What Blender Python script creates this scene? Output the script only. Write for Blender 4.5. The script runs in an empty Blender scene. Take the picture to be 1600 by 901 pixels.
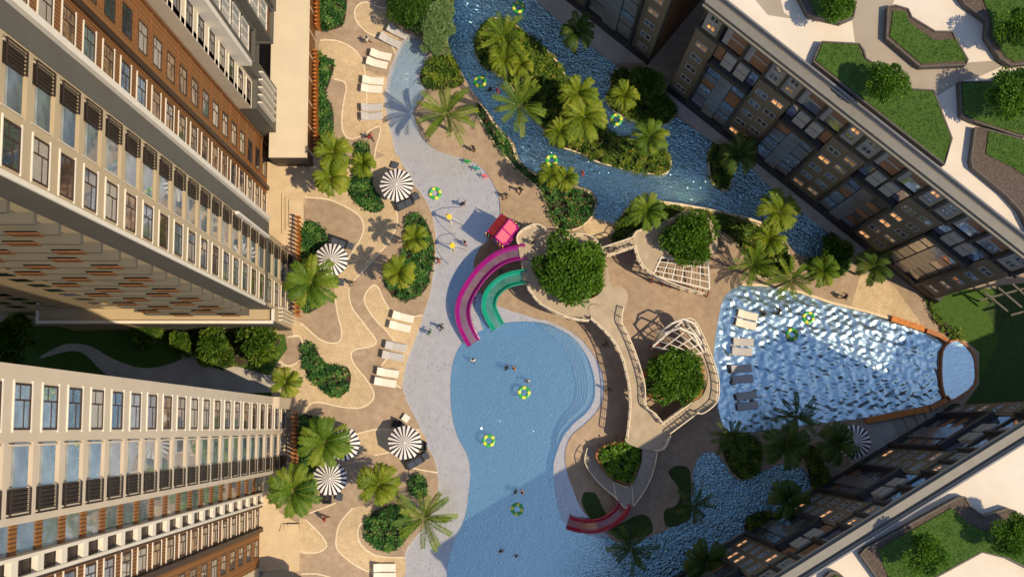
import bpy, bmesh, math, random
import numpy as np
from mathutils import Vector, Matrix, Euler
from mathutils.geometry import delaunay_2d_cdt
random.seed(7); RNG = np.random.default_rng(11)
R = math.radians
scene = bpy.context.scene
COL = scene.collection
# ------------------------------------------------------------------ camera model
F_PX, H_CAM, NAD = 2000.0, 112.0, 216.5
TH = math.atan(NAD / F_PX)
CT, ST = math.cos(TH), math.sin(TH)
def P(px, py, z=0.0):
    """plan position (metres) of a spot seen at photo pixel px,py at height z"""
    u, v = px - 800.0, py - 450.5
    yy = -v * CT + F_PX * ST
    zz = v * ST + F_PX * CT
    t = (H_CAM - z) / zz
    return (u * t, yy * t)
def smooth(pts, n=4, closed=True):
    out = []; m = len(pts)
    rng = range(m) if closed else range(m - 1)
    for i in rng:
        if closed: p0, p1, p2, p3 = (pts[(i + k - 1) % m] for k in range(4))
        else: p0, p1, p2, p3 = pts[max(i - 1, 0)], pts[i], pts[i + 1], pts[min(i + 2, m - 1)]
        for k in range(n):
            t = k / n; t2 = t * t; t3 = t2 * t
            out.append(tuple(.5 * (2 * p1[j] + (p2[j] - p0[j]) * t + (2 * p0[j] - 5 * p1[j] + 4 * p2[j] - p3[j]) * t2
                       + (3 * p1[j] - p0[j] - 3 * p2[j] + p3[j]) * t3) for j in range(2)))
    if not closed: out.append(tuple(pts[-1][:2]))
    return out
def plan(pts, z=0.0, n=4, closed=True):
    q = [P(a, b, z) for a, b in pts]
    return smooth(q, n, closed) if n > 1 else q
def area(p): return .5 * sum(p[i][0] * p[(i + 1) % len(p)][1] - p[(i + 1) % len(p)][0] * p[i][1] for i in range(len(p)))
def ccw(p): return list(p) if area(p) > 0 else list(p)[::-1]
def inside_np(X, Y, poly):
    r = np.zeros(X.shape, bool); m = len(poly)
    for i in range(m):
        x1, y1 = poly[i]; x2, y2 = poly[(i + 1) % m]
        if y1 == y2: continue
        c = ((y1 > Y) != (y2 > Y)) & (X < (x2 - x1) * (Y - y1) / (y2 - y1) + x1)
        r ^= c
    return r
def dist_np(X, Y, poly):
    d = np.full(X.shape, 1e9); m = len(poly)
    for i in range(m):
        x1, y1 = poly[i]; x2, y2 = poly[(i + 1) % m]
        dx, dy = x2 - x1, y2 - y1; L = dx * dx + dy * dy + 1e-12
        t = np.clip(((X - x1) * dx + (Y - y1) * dy) / L, 0, 1)
        d = np.minimum(d, np.hypot(X - x1 - t * dx, Y - y1 - t * dy))
    return d
def offset(poly, d):
    """move a ccw loop inwards by d"""
    p = ccw(poly); m = len(p); o = []
    for i in range(m):
        a = Vector(p[i - 1]); b = Vector(p[i]); c = Vector(p[(i + 1) % m])
        t = (c - a)
        if t.length < 1e-6: o.append(tuple(b)); continue
        t.normalize(); o.append((b.x - t.y * d, b.y + t.x * d))
    return o
# ------------------------------------------------------------------ materials
def mat(name, col, rough=.7, var=.12, scale=3.0, bump=0.0, bscale=None, spec=.5, metal=0.0, coat=0.0, col2=None, coord='Object', detail=4, dist=0.02):
    m = bpy.data.materials.new(name); m.use_nodes = True
    nt = m.node_tree; N = nt.nodes; Lk = nt.links; b = N['Principled BSDF']
    tc = N.new('ShaderNodeTexCoord'); nz = N.new('ShaderNodeTexNoise'); nz.inputs['Scale'].default_value = scale; nz.inputs['Detail'].default_value = detail
    Lk.new(tc.outputs[coord], nz.inputs['Vector'])
    cr = N.new('ShaderNodeValToRGB'); e = cr.color_ramp.elements
    c2 = col2 or tuple(min(1, c * (1 + var)) for c in col); c1 = tuple(c * (1 - var) for c in col) if not col2 else col
    e[0].position = .32; e[1].position = .68
    e[0].color = (*c1, 1); e[1].color = (*c2, 1)
    Lk.new(nz.outputs['Fac'], cr.inputs['Fac']); Lk.new(cr.outputs['Color'], b.inputs['Base Color'])
    b.inputs['Roughness'].default_value = rough; b.inputs['Metallic'].default_value = metal
    b.inputs['Specular IOR Level'].default_value = spec; b.inputs['Coat Weight'].default_value = coat
    if bump:
        n2 = N.new('ShaderNodeTexNoise'); n2.inputs['Scale'].default_value = bscale or scale * 4; n2.inputs['Detail'].default_value = 5
        Lk.new(tc.outputs[coord], n2.inputs['Vector'])
        bp = N.new('ShaderNodeBump'); bp.inputs['Strength'].default_value = bump; bp.inputs['Distance'].default_value = dist
        Lk.new(n2.outputs['Fac'], bp.inputs['Height']); Lk.new(bp.outputs['Normal'], b.inputs['Normal'])
    return m
def leafmat(name, c1, c2, c3, trans=.28, rough=.55):
    m = bpy.data.materials.new(name); m.use_nodes = True
    nt = m.node_tree; N = nt.nodes; Lk = nt.links; b = N['Principled BSDF']
    at = N.new('ShaderNodeAttribute'); at.attribute_name = 'tint'
    cr = N.new('ShaderNodeValToRGB'); e = cr.color_ramp.elements
    e[0].position = 0; e[1].position = 1; e[0].color = (*c1, 1); e[1].color = (*c3, 1)
    k = e.new(.5); k.color = (*c2, 1)
    Lk.new(at.outputs['Fac'], cr.inputs['Fac']); Lk.new(cr.outputs['Color'], b.inputs['Base Color'])
    b.inputs['Roughness'].default_value = rough; b.inputs['Specular IOR Level'].default_value = .35
    tr = N.new('ShaderNodeBsdfTranslucent'); Lk.new(cr.outputs['Color'], tr.inputs['Color'])
    mx = N.new('ShaderNodeMixShader'); mx.inputs[0].default_value = trans
    Lk.new(b.outputs[0], mx.inputs[1]); Lk.new(tr.outputs[0], mx.inputs[2]); Lk.new(mx.outputs[0], N['Material Output'].inputs[0])
    return m
def watermat(name, tint, base, ior, scale, strength, distance, stretch=1.0, scale2=None, w2=.4, glossc=(1, 1, 1), rough=.03):
    m = bpy.data.materials.new(name); m.use_nodes = True
    nt = m.node_tree; N = nt.nodes; Lk = nt.links; N.remove(N['Principled BSDF'])
    tc = N.new('ShaderNodeTexCoord'); mp = N.new('ShaderNodeMapping'); mp.inputs['Scale'].default_value = (1, stretch, 1); mp.inputs['Rotation'].default_value = (0, 0, .5)
    Lk.new(tc.outputs['Object'], mp.inputs['Vector'])
    n1 = N.new('ShaderNodeTexNoise'); n1.inputs['Scale'].default_value = scale; n1.inputs['Detail'].default_value = 2; n1.inputs['Distortion'].default_value = .6
    n2 = N.new('ShaderNodeTexNoise'); n2.inputs['Scale'].default_value = scale2 or scale * .23; n2.inputs['Detail'].default_value = 1
    Lk.new(mp.outputs[0], n1.inputs['Vector']); Lk.new(mp.outputs[0], n2.inputs['Vector'])
    ad = N.new('ShaderNodeMath'); ad.operation = 'MULTIPLY_ADD'; ad.inputs[1].default_value = w2
    Lk.new(n2.outputs['Fac'], ad.inputs[0]); Lk.new(n1.outputs['Fac'], ad.inputs[2])
    bp = N.new('ShaderNodeBump'); bp.inputs['Strength'].default_value = strength; bp.inputs['Distance'].default_value = distance
    Lk.new(ad.outputs[0], bp.inputs['Height'])
    fr = N.new('ShaderNodeFresnel'); fr.inputs['IOR'].default_value = ior; Lk.new(bp.outputs[0], fr.inputs['Normal'])
    f2 = N.new('ShaderNodeMath'); f2.operation = 'ADD'; f2.use_clamp = True; f2.inputs[1].default_value = base; Lk.new(fr.outputs[0], f2.inputs[0])
    tr = N.new('ShaderNodeBsdfTransparent'); tr.inputs[0].default_value = (*tint, 1)
    gl = N.new('ShaderNodeBsdfGlossy'); gl.inputs['Roughness'].default_value = rough; gl.inputs['Color'].default_value = (*glossc, 1); Lk.new(bp.outputs[0], gl.inputs['Normal'])
    mx = N.new('ShaderNodeMixShader'); Lk.new(f2.outputs[0], mx.inputs[0]); Lk.new(tr.outputs[0], mx.inputs[1]); Lk.new(gl.outputs[0], mx.inputs[2])
    Lk.new(mx.outputs[0], N['Material Output'].inputs[0])
    return m
def glassmat(name, col, rough=.06, spec=1.0, var=.35, scale=.9):
    m = mat(name, col, rough, var, scale, spec=spec, coat=1.0); return m
def emit(name, c1, c2, s):
    m = bpy.data.materials.new(name); m.use_nodes = True
    nt = m.node_tree; N = nt.nodes; Lk = nt.links; b = N['Principled BSDF']
    tc = N.new('ShaderNodeTexCoord'); nz = N.new('ShaderNodeTexNoise'); nz.inputs['Scale'].default_value = 2.2; nz.inputs['Detail'].default_value = 3
    Lk.new(tc.outputs['Object'], nz.inputs['Vector']); cr = N.new('ShaderNodeValToRGB'); e = cr.color_ramp.elements
    e[0].position = .4; e[1].position = .62; e[0].color = (*c1, 1); e[1].color = (*c2, 1)
    Lk.new(nz.outputs['Fac'], cr.inputs['Fac']); Lk.new(cr.outputs['Color'], b.inputs['Emission Color']); b.inputs['Emission Strength'].default_value = s
    b.inputs['Base Color'].default_value = (.05, .03, .02, 1); b.inputs['Roughness'].default_value = .1
    return m
def pavermat(name, c1, c2, bscale=5.0):
    m = mat(name, c1, .85, col2=c2, scale=1.6, bump=.25, bscale=40)
    nt = m.node_tree; N = nt.nodes; Lk = nt.links; b = N['Principled BSDF']
    cr = [n for n in N if n.bl_idname == 'ShaderNodeValToRGB'][0]; tc = [n for n in N if n.bl_idname == 'ShaderNodeTexCoord'][0]
    br = N.new('ShaderNodeTexBrick'); br.inputs['Scale'].default_value = bscale; br.inputs['Mortar Size'].default_value = .03
    br.inputs['Color1'].default_value = (1.12, 1.1, 1.08, 1); br.inputs['Color2'].default_value = (.84, .85, .86, 1); br.inputs['Mortar'].default_value = (.72, .72, .7, 1)
    mp = N.new('ShaderNodeMapping'); mp.inputs['Rotation'].default_value = (0, 0, .6); Lk.new(tc.outputs['Object'], mp.inputs[0]); Lk.new(mp.outputs[0], br.inputs['Vector'])
    big = N.new('ShaderNodeTexNoise'); big.inputs['Scale'].default_value = .22; big.inputs['Detail'].default_value = 6; Lk.new(tc.outputs['Object'], big.inputs['Vector'])
    rr = N.new('ShaderNodeMapRange'); rr.inputs[1].default_value = .3; rr.inputs[2].default_value = .7; rr.inputs[3].default_value = .84; rr.inputs[4].default_value = 1.12; Lk.new(big.outputs['Fac'], rr.inputs[0])
    m1 = N.new('ShaderNodeMix'); m1.data_type = 'RGBA'; m1.blend_type = 'MULTIPLY'; m1.inputs[0].default_value = 1
    Lk.new(cr.outputs[0], m1.inputs[6]); Lk.new(br.outputs['Color'], m1.inputs[7])
    m2 = N.new('ShaderNodeMix'); m2.data_type = 'RGBA'; m2.blend_type = 'MULTIPLY'; m2.inputs[0].default_value = 1
    Lk.new(m1.outputs[2], m2.inputs[6]); Lk.new(rr.outputs[0], m2.inputs[7]); Lk.new(m2.outputs[2], b.inputs['Base Color'])
    return m
def siding(name, c1, c2, sc, axis='Z'):
    m = mat(name, c1, .7, .12, 2.0)
    nt = m.node_tree; N = nt.nodes; Lk = nt.links; b = N['Principled BSDF']
    tc = N.new('ShaderNodeTexCoord'); w = N.new('ShaderNodeTexWave'); w.bands_direction = axis; w.inputs['Scale'].default_value = sc; w.inputs['Distortion'].default_value = .15
    Lk.new(tc.outputs['Object'], w.inputs['Vector']); cr = N.new('ShaderNodeValToRGB'); e = cr.color_ramp.elements
    e[0].position = .1; e[1].position = .35; e[0].color = (*c2, 1); e[1].color = (*c1, 1); Lk.new(w.outputs['Fac'], cr.inputs['Fac'])
    old = [n for n in N if n.bl_idname == 'ShaderNodeValToRGB' and n != cr][0]
    Lk.new(cr.outputs[0], b.inputs['Base Color'])
    bp = N.new('ShaderNodeBump'); bp.inputs['Distance'].default_value = .03; Lk.new(w.outputs['Fac'], bp.inputs['Height']); Lk.new(bp.outputs[0], b.inputs['Normal'])
    N.remove(old)
    return m
M = {}
def ripple_flecks(m, col, scale, size):
    # dark ripple reflections of the water, painted into the floor colour
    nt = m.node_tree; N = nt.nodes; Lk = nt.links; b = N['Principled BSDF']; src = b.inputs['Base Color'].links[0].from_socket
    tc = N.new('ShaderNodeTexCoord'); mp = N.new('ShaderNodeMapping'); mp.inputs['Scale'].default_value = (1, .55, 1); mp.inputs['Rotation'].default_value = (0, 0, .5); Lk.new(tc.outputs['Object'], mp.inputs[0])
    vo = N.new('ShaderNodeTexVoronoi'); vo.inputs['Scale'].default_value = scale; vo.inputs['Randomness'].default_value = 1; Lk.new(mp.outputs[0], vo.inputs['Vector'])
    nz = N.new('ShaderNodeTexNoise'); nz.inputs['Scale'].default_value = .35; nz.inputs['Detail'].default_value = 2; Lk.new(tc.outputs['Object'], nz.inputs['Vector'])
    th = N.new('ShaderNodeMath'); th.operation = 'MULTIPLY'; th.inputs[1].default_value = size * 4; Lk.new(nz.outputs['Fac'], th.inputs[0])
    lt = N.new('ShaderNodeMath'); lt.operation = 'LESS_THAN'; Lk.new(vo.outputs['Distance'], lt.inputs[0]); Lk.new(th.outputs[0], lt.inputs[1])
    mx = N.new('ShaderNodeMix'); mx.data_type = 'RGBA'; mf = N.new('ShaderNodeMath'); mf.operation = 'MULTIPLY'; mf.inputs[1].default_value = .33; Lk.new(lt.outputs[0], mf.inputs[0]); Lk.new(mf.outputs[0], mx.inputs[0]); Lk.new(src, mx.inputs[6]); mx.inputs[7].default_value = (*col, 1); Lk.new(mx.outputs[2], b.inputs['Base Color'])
M['paver'] = pavermat('paver_brown', (.375, .28, .20), (.47, .365, .265))
M['tan'] = pavermat('paver_tan', (.56, .43, .27), (.66, .52, .34), 3.0)
M['terrace'] = mat('terrace_tan', (.62, .49, .32), .8, .07, 1.2, bump=.1)
M['kerb'] = mat('kerb_cream', (.74, .63, .46), .8, .1, 4)
M['walk'] = mat('walk_concrete', (.45, .42, .38), .85, .15, .8, bump=.1)
M['deckfloor'] = mat('deck_floor', (.43, .36, .265), .8, .12, 1.5, bump=.15)
M['beach'] = mat('beach_ripple_flecked', (.83, .80, .80), .7, .07, 1.5, bump=.2, bscale=30)
ripple_flecks(M['beach'], (.22, .23, .27), 3.6, .115)
M['tile_pool'] = mat('pool_tile', (.31, .64, .92), .5, .10, 7)
ripple_flecks(M['tile_pool'], (.05, .20, .42), 3.2, .085)
M['tile_ledge'] = mat('pool_ledge', (.56, .80, .95), .5, .1, 6)
M['covetile'] = mat('cove_floor_pale_blue', (.46, .66, .82), .6, .1, 4)
M['blueband'] = mat('splash_floor_blue', (.17, .40, .66), .6, .1, 4)
M['tile_river'] = mat('river_tile', (.010, .10, .30), .4, .3, 16)
M['tile_wave'] = mat('wave_pool_floor', (.58, .68, .78), .5, .1, 5)
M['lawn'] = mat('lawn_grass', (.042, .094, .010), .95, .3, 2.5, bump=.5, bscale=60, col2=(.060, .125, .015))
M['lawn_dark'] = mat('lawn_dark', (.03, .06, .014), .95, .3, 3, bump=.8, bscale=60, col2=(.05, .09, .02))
M['soil'] = mat('soil', (.05, .035, .022), .95, .3, 5, bump=.6)
M['brownsoil'] = mat('planter_mulch', (.10, .075, .06), .95, .3, 6, bump=.8)
M['beige'] = mat('wall_beige', (.48, .38, .235), .8, .05, .4, bump=.08, bscale=12)
M['creamw'] = mat('wall_cream', (.68, .585, .42), .8, .05, .5, bump=.05, bscale=12)
M['lightw'] = mat('wall_offwhite', (.59, .50, .38), .8, .05, .5, bump=.05, bscale=12)
M['white'] = mat('white_paint', (.78, .72, .61), .6, .04, 1)
M['grey'] = mat('wall_grey', (.105, .10, .083), .75, .07, .6)
M['dgrey'] = mat('wall_dark_grey', (.028, .028, .031), .6, .12, .8)
M['siding'] = siding('wood_siding', (.28, .12, .032), (.09, .035, .010), 1.6, 'Y')
M['brownwall'] = siding('wall_brown', (.28, .12, .032), (.21, .09, .025), .9, 'Y')
M['dbrown'] = mat('frame_dark_brown', (.045, .022, .014), .5, .15, 2)
M['fin_brown'] = mat('fin_brown', (.20, .085, .03), .6, .15, 2)
M['tanwall'] = mat('facade_taupe', (.185, .16, .115), .8, .06, .6)
M['panelw'] = mat('facade_pale', (.38, .385, .37), .7, .05, .8)
M['panelbr'] = mat('facade_rust_panel', (.28, .14, .08), .6, .2, 1.1)
M['panelblue'] = glassmat('glass_blue_grey', (.13, .17, .30), .05, 1.0)
M['panelgrey'] = glassmat('glass_grey', (.19, .19, .19), .05, 1.0)
M['glass'] = glassmat('window_glass', (.06, .07, .085), .03, 1.0)
M['glassl'] = glassmat('window_glass_pale', (.20, .24, .27), .03, 1.0)
M['blind'] = mat('window_blind', (.42, .38, .31), .25, .08, 3, spec=.8); M['dimroom'] = mat('window_dim_room', (.10, .06, .04), .05, .5, 1.2, spec=1.0, coat=1.0)
M['bayglass'] = mat('bay_glass_pale', (.42, .42, .40), .12, .12, 1, spec=.9)
M['curtain'] = mat('curtain_wall_grey', (.19, .195, .205), .15, .1, 1, spec=.9)
M['railm'] = mat('railing_dark', (.035, .022, .016), .5, .2, 3)
M['lit'] = emit('lit_window', (.30, .10, .03), (1.0, .50, .18), 1.1)
M['litdim'] = emit('lit_window_dim', (.20, .10, .05), (.8, .45, .2), .35)
M['roofcream'] = mat('roof_paving_cream', (.70, .63, .54), .8, .05, .6, bump=.06)
M['rooftaupe'] = mat('roof_paving_taupe', (.36, .31, .25), .8, .06, .6, bump=.06)
M['stonedark'] = mat('planter_wall_dark', (.10, .085, .075), .7, .2, 3, bump=.2)
M['rail_steel'] = mat('parapet_grey', (.17, .165, .145), .5, .08, 2)
M['orange'] = mat('orange_timber', (.55, .19, .03), .6, .2, 3)
M['rust'] = mat('rust_planter', (.42, .16, .05), .65, .2, 2)
M['cream'] = mat('cream_rail', (.78, .68, .52), .6, .06, 3)
M['redpost'] = mat('red_post', (.36, .05, .035), .5, .15, 3)
M['netw'] = mat('net_white', (.80, .76, .70), .7, .05, 5)
M['plank'] = siding('timber_planks', (.52, .41, .27), (.22, .16, .10), 2.0, 'X')
M['stepgrey'] = mat('step_stone', (.34, .31, .27), .8, .08, 2)
M['purple'] = mat('slide_purple', (.30, .006, .21), .18, .08, 2, coat=.8)
M['purpled'] = mat('slide_purple_floor', (.16, .10, .15), .12, .12, 2, coat=1)
M['teal'] = mat('slide_teal', (.006, .33, .22), .18, .08, 2, coat=.8)
M['teald'] = mat('slide_teal_floor', (.06, .22, .20), .12, .12, 2, coat=1)
M['redslide'] = mat('slide_red', (.42, .025, .05), .2, .08, 2, coat=.8)
M['redslided'] = mat('slide_red_floor', (.30, .10, .10), .12, .12, 2, coat=1)
M['pink'] = mat('roof_pink', (.86, .16, .25), .4, .05, 1, coat=.3)
M['magenta'] = mat('trim_magenta', (.35, .01, .22), .4, .05, 1)
M['yellow'] = mat('yellow_plastic', (.85, .62, .03), .35, .05, 2, coat=.4)
M['green'] = mat('green_plastic', (.03, .42, .07), .35, .1, 2, coat=.4)
M['lime'] = mat('ring_yellow', (.85, .80, .08), .35, .05, 2, coat=.4)
M['tealp'] = mat('teal_plastic', (.03, .38, .33), .35, .1, 2, coat=.4)
M['orangep'] = mat('orange_plastic', (.75, .25, .03), .35, .1, 2, coat=.4)
M['navy'] = mat('canvas_navy', (.012, .016, .05), .85, .2, 4)
M['canvas'] = mat('canvas_white', (.82, .79, .76), .85, .04, 4)
M['cushion'] = mat('lounger_white', (.80, .75, .67), .85, .05, 3)
M['cushiong'] = mat('lounger_grey', (.50, .49, .50), .85, .06, 3)
M['wicker'] = mat('wicker_dark', (.022, .022, .028), .7, .3, 12, bump=.4)
M['cushdark'] = mat('cushion_slate', (.06, .075, .11), .85, .1, 4)
M['jet'] = mat('water_jet_pale', (.75, .78, .8), .2, .05, 3)
M['bark'] = mat('bark', (.13, .095, .065), .9, .3, 4, bump=.6)
M['palmbark'] = mat('palm_bark', (.19, .15, .11), .9, .3, 6, bump=.6)
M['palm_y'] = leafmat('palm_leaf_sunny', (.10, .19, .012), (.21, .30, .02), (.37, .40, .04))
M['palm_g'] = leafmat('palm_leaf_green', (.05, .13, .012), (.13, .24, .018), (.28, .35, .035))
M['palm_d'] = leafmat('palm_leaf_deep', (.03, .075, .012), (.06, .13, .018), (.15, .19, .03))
M['shrub'] = leafmat('shrub_leaf', (.016, .08, .018), (.04, .155, .026), (.14, .30, .06))
M['shrub_o'] = leafmat('shrub_leaf_olive', (.03, .08, .010), (.09, .19, .016), (.23, .30, .03))
M['shrub_p'] = leafmat('shrub_leaf_pale', (.10, .20, .07), (.20, .33, .12), (.32, .44, .18))
M['tree_b'] = leafmat('tree_leaf_bright', (.03, .09, .006), (.075, .19, .01), (.16, .30, .02))
M['tree_g'] = leafmat('tree_leaf_green', (.02, .065, .008), (.05, .13, .012), (.12, .21, .02))
M['flower'] = leafmat('flower_mix', (.40, .10, .05), (.55, .28, .06), (.60, .45, .25))
M['skin'] = mat('skin_tan', (.42, .22, .14), .6, .06, 6); M['skin_d'] = mat('skin_brown', (.16, .08, .05), .6, .06, 6)
M['hair'] = mat('hair_dark', (.012, .009, .007), .6, .2, 20); M['hair_b'] = mat('hair_brown', (.07, .035, .018), .6, .2, 20)
for k, c in dict(c_black=(.015, .015, .018), c_red=(.45, .03, .03), c_white=(.7, .7, .68), c_blue=(.03, .09, .3), c_teal=(.02, .2, .2), c_khaki=(.3, .24, .15), c_pink=(.6, .2, .25)).items():
    M[k] = mat('cloth_' + k[2:], c, .85, .1, 5)
def _tile(nt, mr):
    # mosaic that changes from pale beach floor to blue tile towards the deep end
    b = nt.nodes['Principled BSDF']; src = b.inputs['Base Color'].links[0].from_socket; mx = nt.nodes.new('ShaderNodeMix'); mx.data_type = 'RGBA'; mx.inputs[6].default_value = (.83, .80, .80, 1)
    nt.links.new(mr.outputs[0], mx.inputs[0]); nt.links.new(src, mx.inputs[7]); nt.links.new(mx.outputs[2], b.inputs['Base Color'])
M['w_pool'] = watermat('pool_water', (.90, .96, .98), .58, 1.45, 4.5, .7, .045, 1.5, glossc=(.70, .98, 1))
M['w_beach'] = watermat('wading_water', (.97, .98, .99), .30, 1.40, 3.2, .7, .05, 1.8, glossc=(.85, .95, 1))
M['w_river'] = watermat('river_water', (.75, .90, .96), .55, 1.6, 4.0, 1.0, .17, 1.35, scale2=1.3, w2=.4, glossc=(.50, .86, 1))
M['w_wave'] = watermat('wave_water', (.90, .95, .97), .62, 1.5, 2.6, .5, .04, 1.5, rough=.2, glossc=(.62, .88, 1))
def yfade(m, y0, y1, make):
    nt = m.node_tree; tc = nt.nodes.new('ShaderNodeTexCoord'); sp = nt.nodes.new('ShaderNodeSeparateXYZ'); mr = nt.nodes.new('ShaderNodeMapRange'); mr.inputs[1].default_value = y0; mr.inputs[2].default_value = y1
    nt.links.new(tc.outputs['Object'], sp.inputs[0]); nt.links.new(sp.outputs['Y'], mr.inputs[0]); make(nt, mr)
def _rip(nt, mr):
    # the ripples grow towards the deep end of the inlet
    b = [n for n in nt.nodes if n.bl_idname == 'ShaderNodeBump'][0]; mr.inputs[3].default_value = .05; mr.inputs[4].default_value = .14; nt.links.new(mr.outputs[0], b.inputs['Distance'])
yfade(M['covetile'], P(640, 235)[1], P(640, 130)[1], _tile)
yfade(M['w_beach'], P(640, 262)[1], P(640, 175)[1], _rip)
M['w_cove'] = watermat('cove_water', (.92, .97, .99), .30, 1.5, 3.6, 1.0, .13, 1.4, scale2=1.2, w2=.4, glossc=(.72, .92, 1))
# ------------------------------------------------------------------ mesh building
class MB:
    def __init__(s): s.v = []; s.f = []; s.m = []
    def quad(s, a, b, c, d, mi=0):
        i = len(s.v); s.v += [a, b, c, d]; s.f.append((i, i + 1, i + 2, i + 3)); s.m.append(mi)
    def hexa(s, b4, t4, mi=0):
        i = len(s.v); s.v += list(b4) + list(t4)
        for f in ((3, 2, 1, 0), (4, 5, 6, 7), (0, 1, 5, 4), (1, 2, 6, 5), (2, 3, 7, 6), (3, 0, 4, 7)):
            s.f.append(tuple(i + k for k in f)); s.m.append(mi)
    def box(s, x0, x1, y0, y1, z0, z1, mi=0):
        s.hexa([(x0, y0, z0), (x1, y0, z0), (x1, y1, z0), (x0, y1, z0)], [(x0, y0, z1), (x1, y0, z1), (x1, y1, z1), (x0, y1, z1)], mi)
    def fbox(s, fr, a0, a1, d0, d1, z0, z1, mi=0):
        """box in a facade frame: a along, d outwards"""
        o, u, n = fr
        q = lambda a, d, z: (o[0] + u[0] * a + n[0] * d, o[1] + u[1] * a + n[1] * d, z)
        c = [q(a0, d0, z0), q(a1, d0, z0), q(a1, d1, z0), q(a0, d1, z0)]; t = [(x, y, z1) for x, y, _ in c]
        if u[0] * n[1] - u[1] * n[0] < 0: c.reverse(); t.reverse()
        s.hexa(c, t, mi)
    def prism(s, poly, z0, z1, mi=0, cap=True, bottom=False):
        p = ccw(poly); n = len(p); i = len(s.v)
        s.v += [(x, y, z0) for x, y in p] + [(x, y, z1) for x, y in p]
        for k in range(n):
            j = (k + 1) % n; s.f.append((i + k, i + j, i + n + j, i + n + k)); s.m.append(mi)
        if cap: s.sheet([p], z1, mi)
    def sheet(s, loops, z, mi=0):
        V, T = cdt(loops)
        i = len(s.v); s.v += [(x, y, z) for x, y in V]
        for t in T: s.f.append(tuple(i + k for k in t)); s.m.append(mi)
    def ring(s, outer, inner, z0, z1, mi=0):
        n = len(outer); i = len(s.v)
        s.v += [(x, y, z0) for x, y in outer] + [(x, y, z1) for x, y in outer] + [(x, y, z1) for x, y in inner] + [(x, y, z0) for x, y in inner]
        for k in range(n):
            j = (k + 1) % n
            for a in range(3): s.f.append((i + a * n + k, i + a * n + j, i + (a + 1) * n + j, i + (a + 1) * n + k)); s.m.append(mi)
    def tube(s, path, r, n=6, mi=0, closed=False, r1=None):
        pts = [Vector(p) for p in path]; m = len(pts); i = len(s.v)
        for k, p in enumerate(pts):
            t = (pts[(k + 1) % m] - pts[k - 1]) if closed else (pts[min(k + 1, m - 1)] - pts[max(k - 1, 0)])
            t.normalize(); a = t.cross(Vector((0, 0, 1)));
            if a.length < .05: a = t.cross(Vector((1, 0, 0)))
            a.normalize(); b = a.cross(t)
            rr = r if r1 is None else r + (r1 - r) * k / max(1, m - 1)
            for q in range(n):
                an = 2 * math.pi * q / n; s.v.append(tuple(p + a * (rr * math.cos(an)) + b * (rr * math.sin(an))))
        for k in range(m if closed else m - 1):
            k2 = (k + 1) % m
            for q in range(n):
                q2 = (q + 1) % n; s.f.append((i + k * n + q, i + k * n + q2, i + k2 * n + q2, i + k2 * n + q)); s.m.append(mi)
        if not closed:
            s.f.append(tuple(i + q for q in range(n))[::-1]); s.m.append(mi)
            s.f.append(tuple(i + (m - 1) * n + q for q in range(n))); s.m.append(mi)
    def ribbon(s, path, w, z, mi=0):
        m = len(path)
        L = []
        for k in range(m):
            t = Vector(path[min(k + 1, m - 1)]) - Vector(path[max(k - 1, 0)])
            if t.length < 1e-9: t = Vector((1, 0))
            t.normalize(); L.append(((path[k][0] - t.y * w / 2, path[k][1] + t.x * w / 2, z), (path[k][0] + t.y * w / 2, path[k][1] - t.x * w / 2, z)))
        for k in range(m - 1): s.quad(L[k][1], L[k + 1][1], L[k + 1][0], L[k][0], mi)
    def cone(s, c, r0, r1, z0, z1, n=12, mi=0):
        s.tube([(c[0], c[1], z0), (c[0], c[1], z1)], r0, n, mi, r1=r1)
    def build(s, name, mats, parent=None, smooth_=False, org=None):
        o = org if org is not None else (root_loc(parent) if parent else (0, 0, 0))
        me = bpy.data.meshes.new(name)
        me.from_pydata([(x - o[0], y - o[1], z - o[2]) for x, y, z in s.v], [], s.f)
        mats = mats if isinstance(mats, (list, tuple)) else [mats]
        for m in mats: me.materials.append(M[m] if isinstance(m, str) else m)
        if len(mats) > 1: me.polygons.foreach_set('material_index', s.m)
        if smooth_: me.polygons.foreach_set('use_smooth', [True] * len(s.f))
        me.update(); ob = bpy.data.objects.new(name, me); COL.objects.link(ob)
        if parent: ob.parent = parent
        return ob
def build_each(mb, name, mats, parent=None, n=8, nf=6):
    # every box of the builder becomes a part of its own
    for i in range(0, len(mb.v) // n):
        b = MB(); b.v = mb.v[i * n:(i + 1) * n]; b.f = [tuple(k - i * n for k in f) for f in mb.f[i * nf:(i + 1) * nf]]; b.m = mb.m[i * nf:(i + 1) * nf]; b.build(name, mats, parent)
def root_loc(o):
    l = Vector((0, 0, 0))
    while o: l += o.location; o = o.parent
    return l
def cdt(loops):
    V = []; E = []
    for p in loops:
        i = len(V); n = len(p); V += [Vector(q) for q in p]; E += [(i + k, i + (k + 1) % n) for k in range(n)]
    r = delaunay_2d_cdt(V, E, [], 0, 1e-5)
    v = np.array([tuple(q) for q in r[0]]); T = np.array([t for t in r[2] if len(t) == 3])
    c = v[T].mean(axis=1); ok = inside_np(c[:, 0], c[:, 1], loops[0])
    for h in loops[1:]: ok &= ~inside_np(c[:, 0], c[:, 1], h)
    T = T[ok]; a = v[T]
    cr = (a[:, 1, 0] - a[:, 0, 0]) * (a[:, 2, 1] - a[:, 0, 1]) - (a[:, 1, 1] - a[:, 0, 1]) * (a[:, 2, 0] - a[:, 0, 0])
    T[cr < 0] = T[cr < 0][:, ::-1]
    return [tuple(q) for q in v], [tuple(int(k) for k in t) for t in T]
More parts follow.
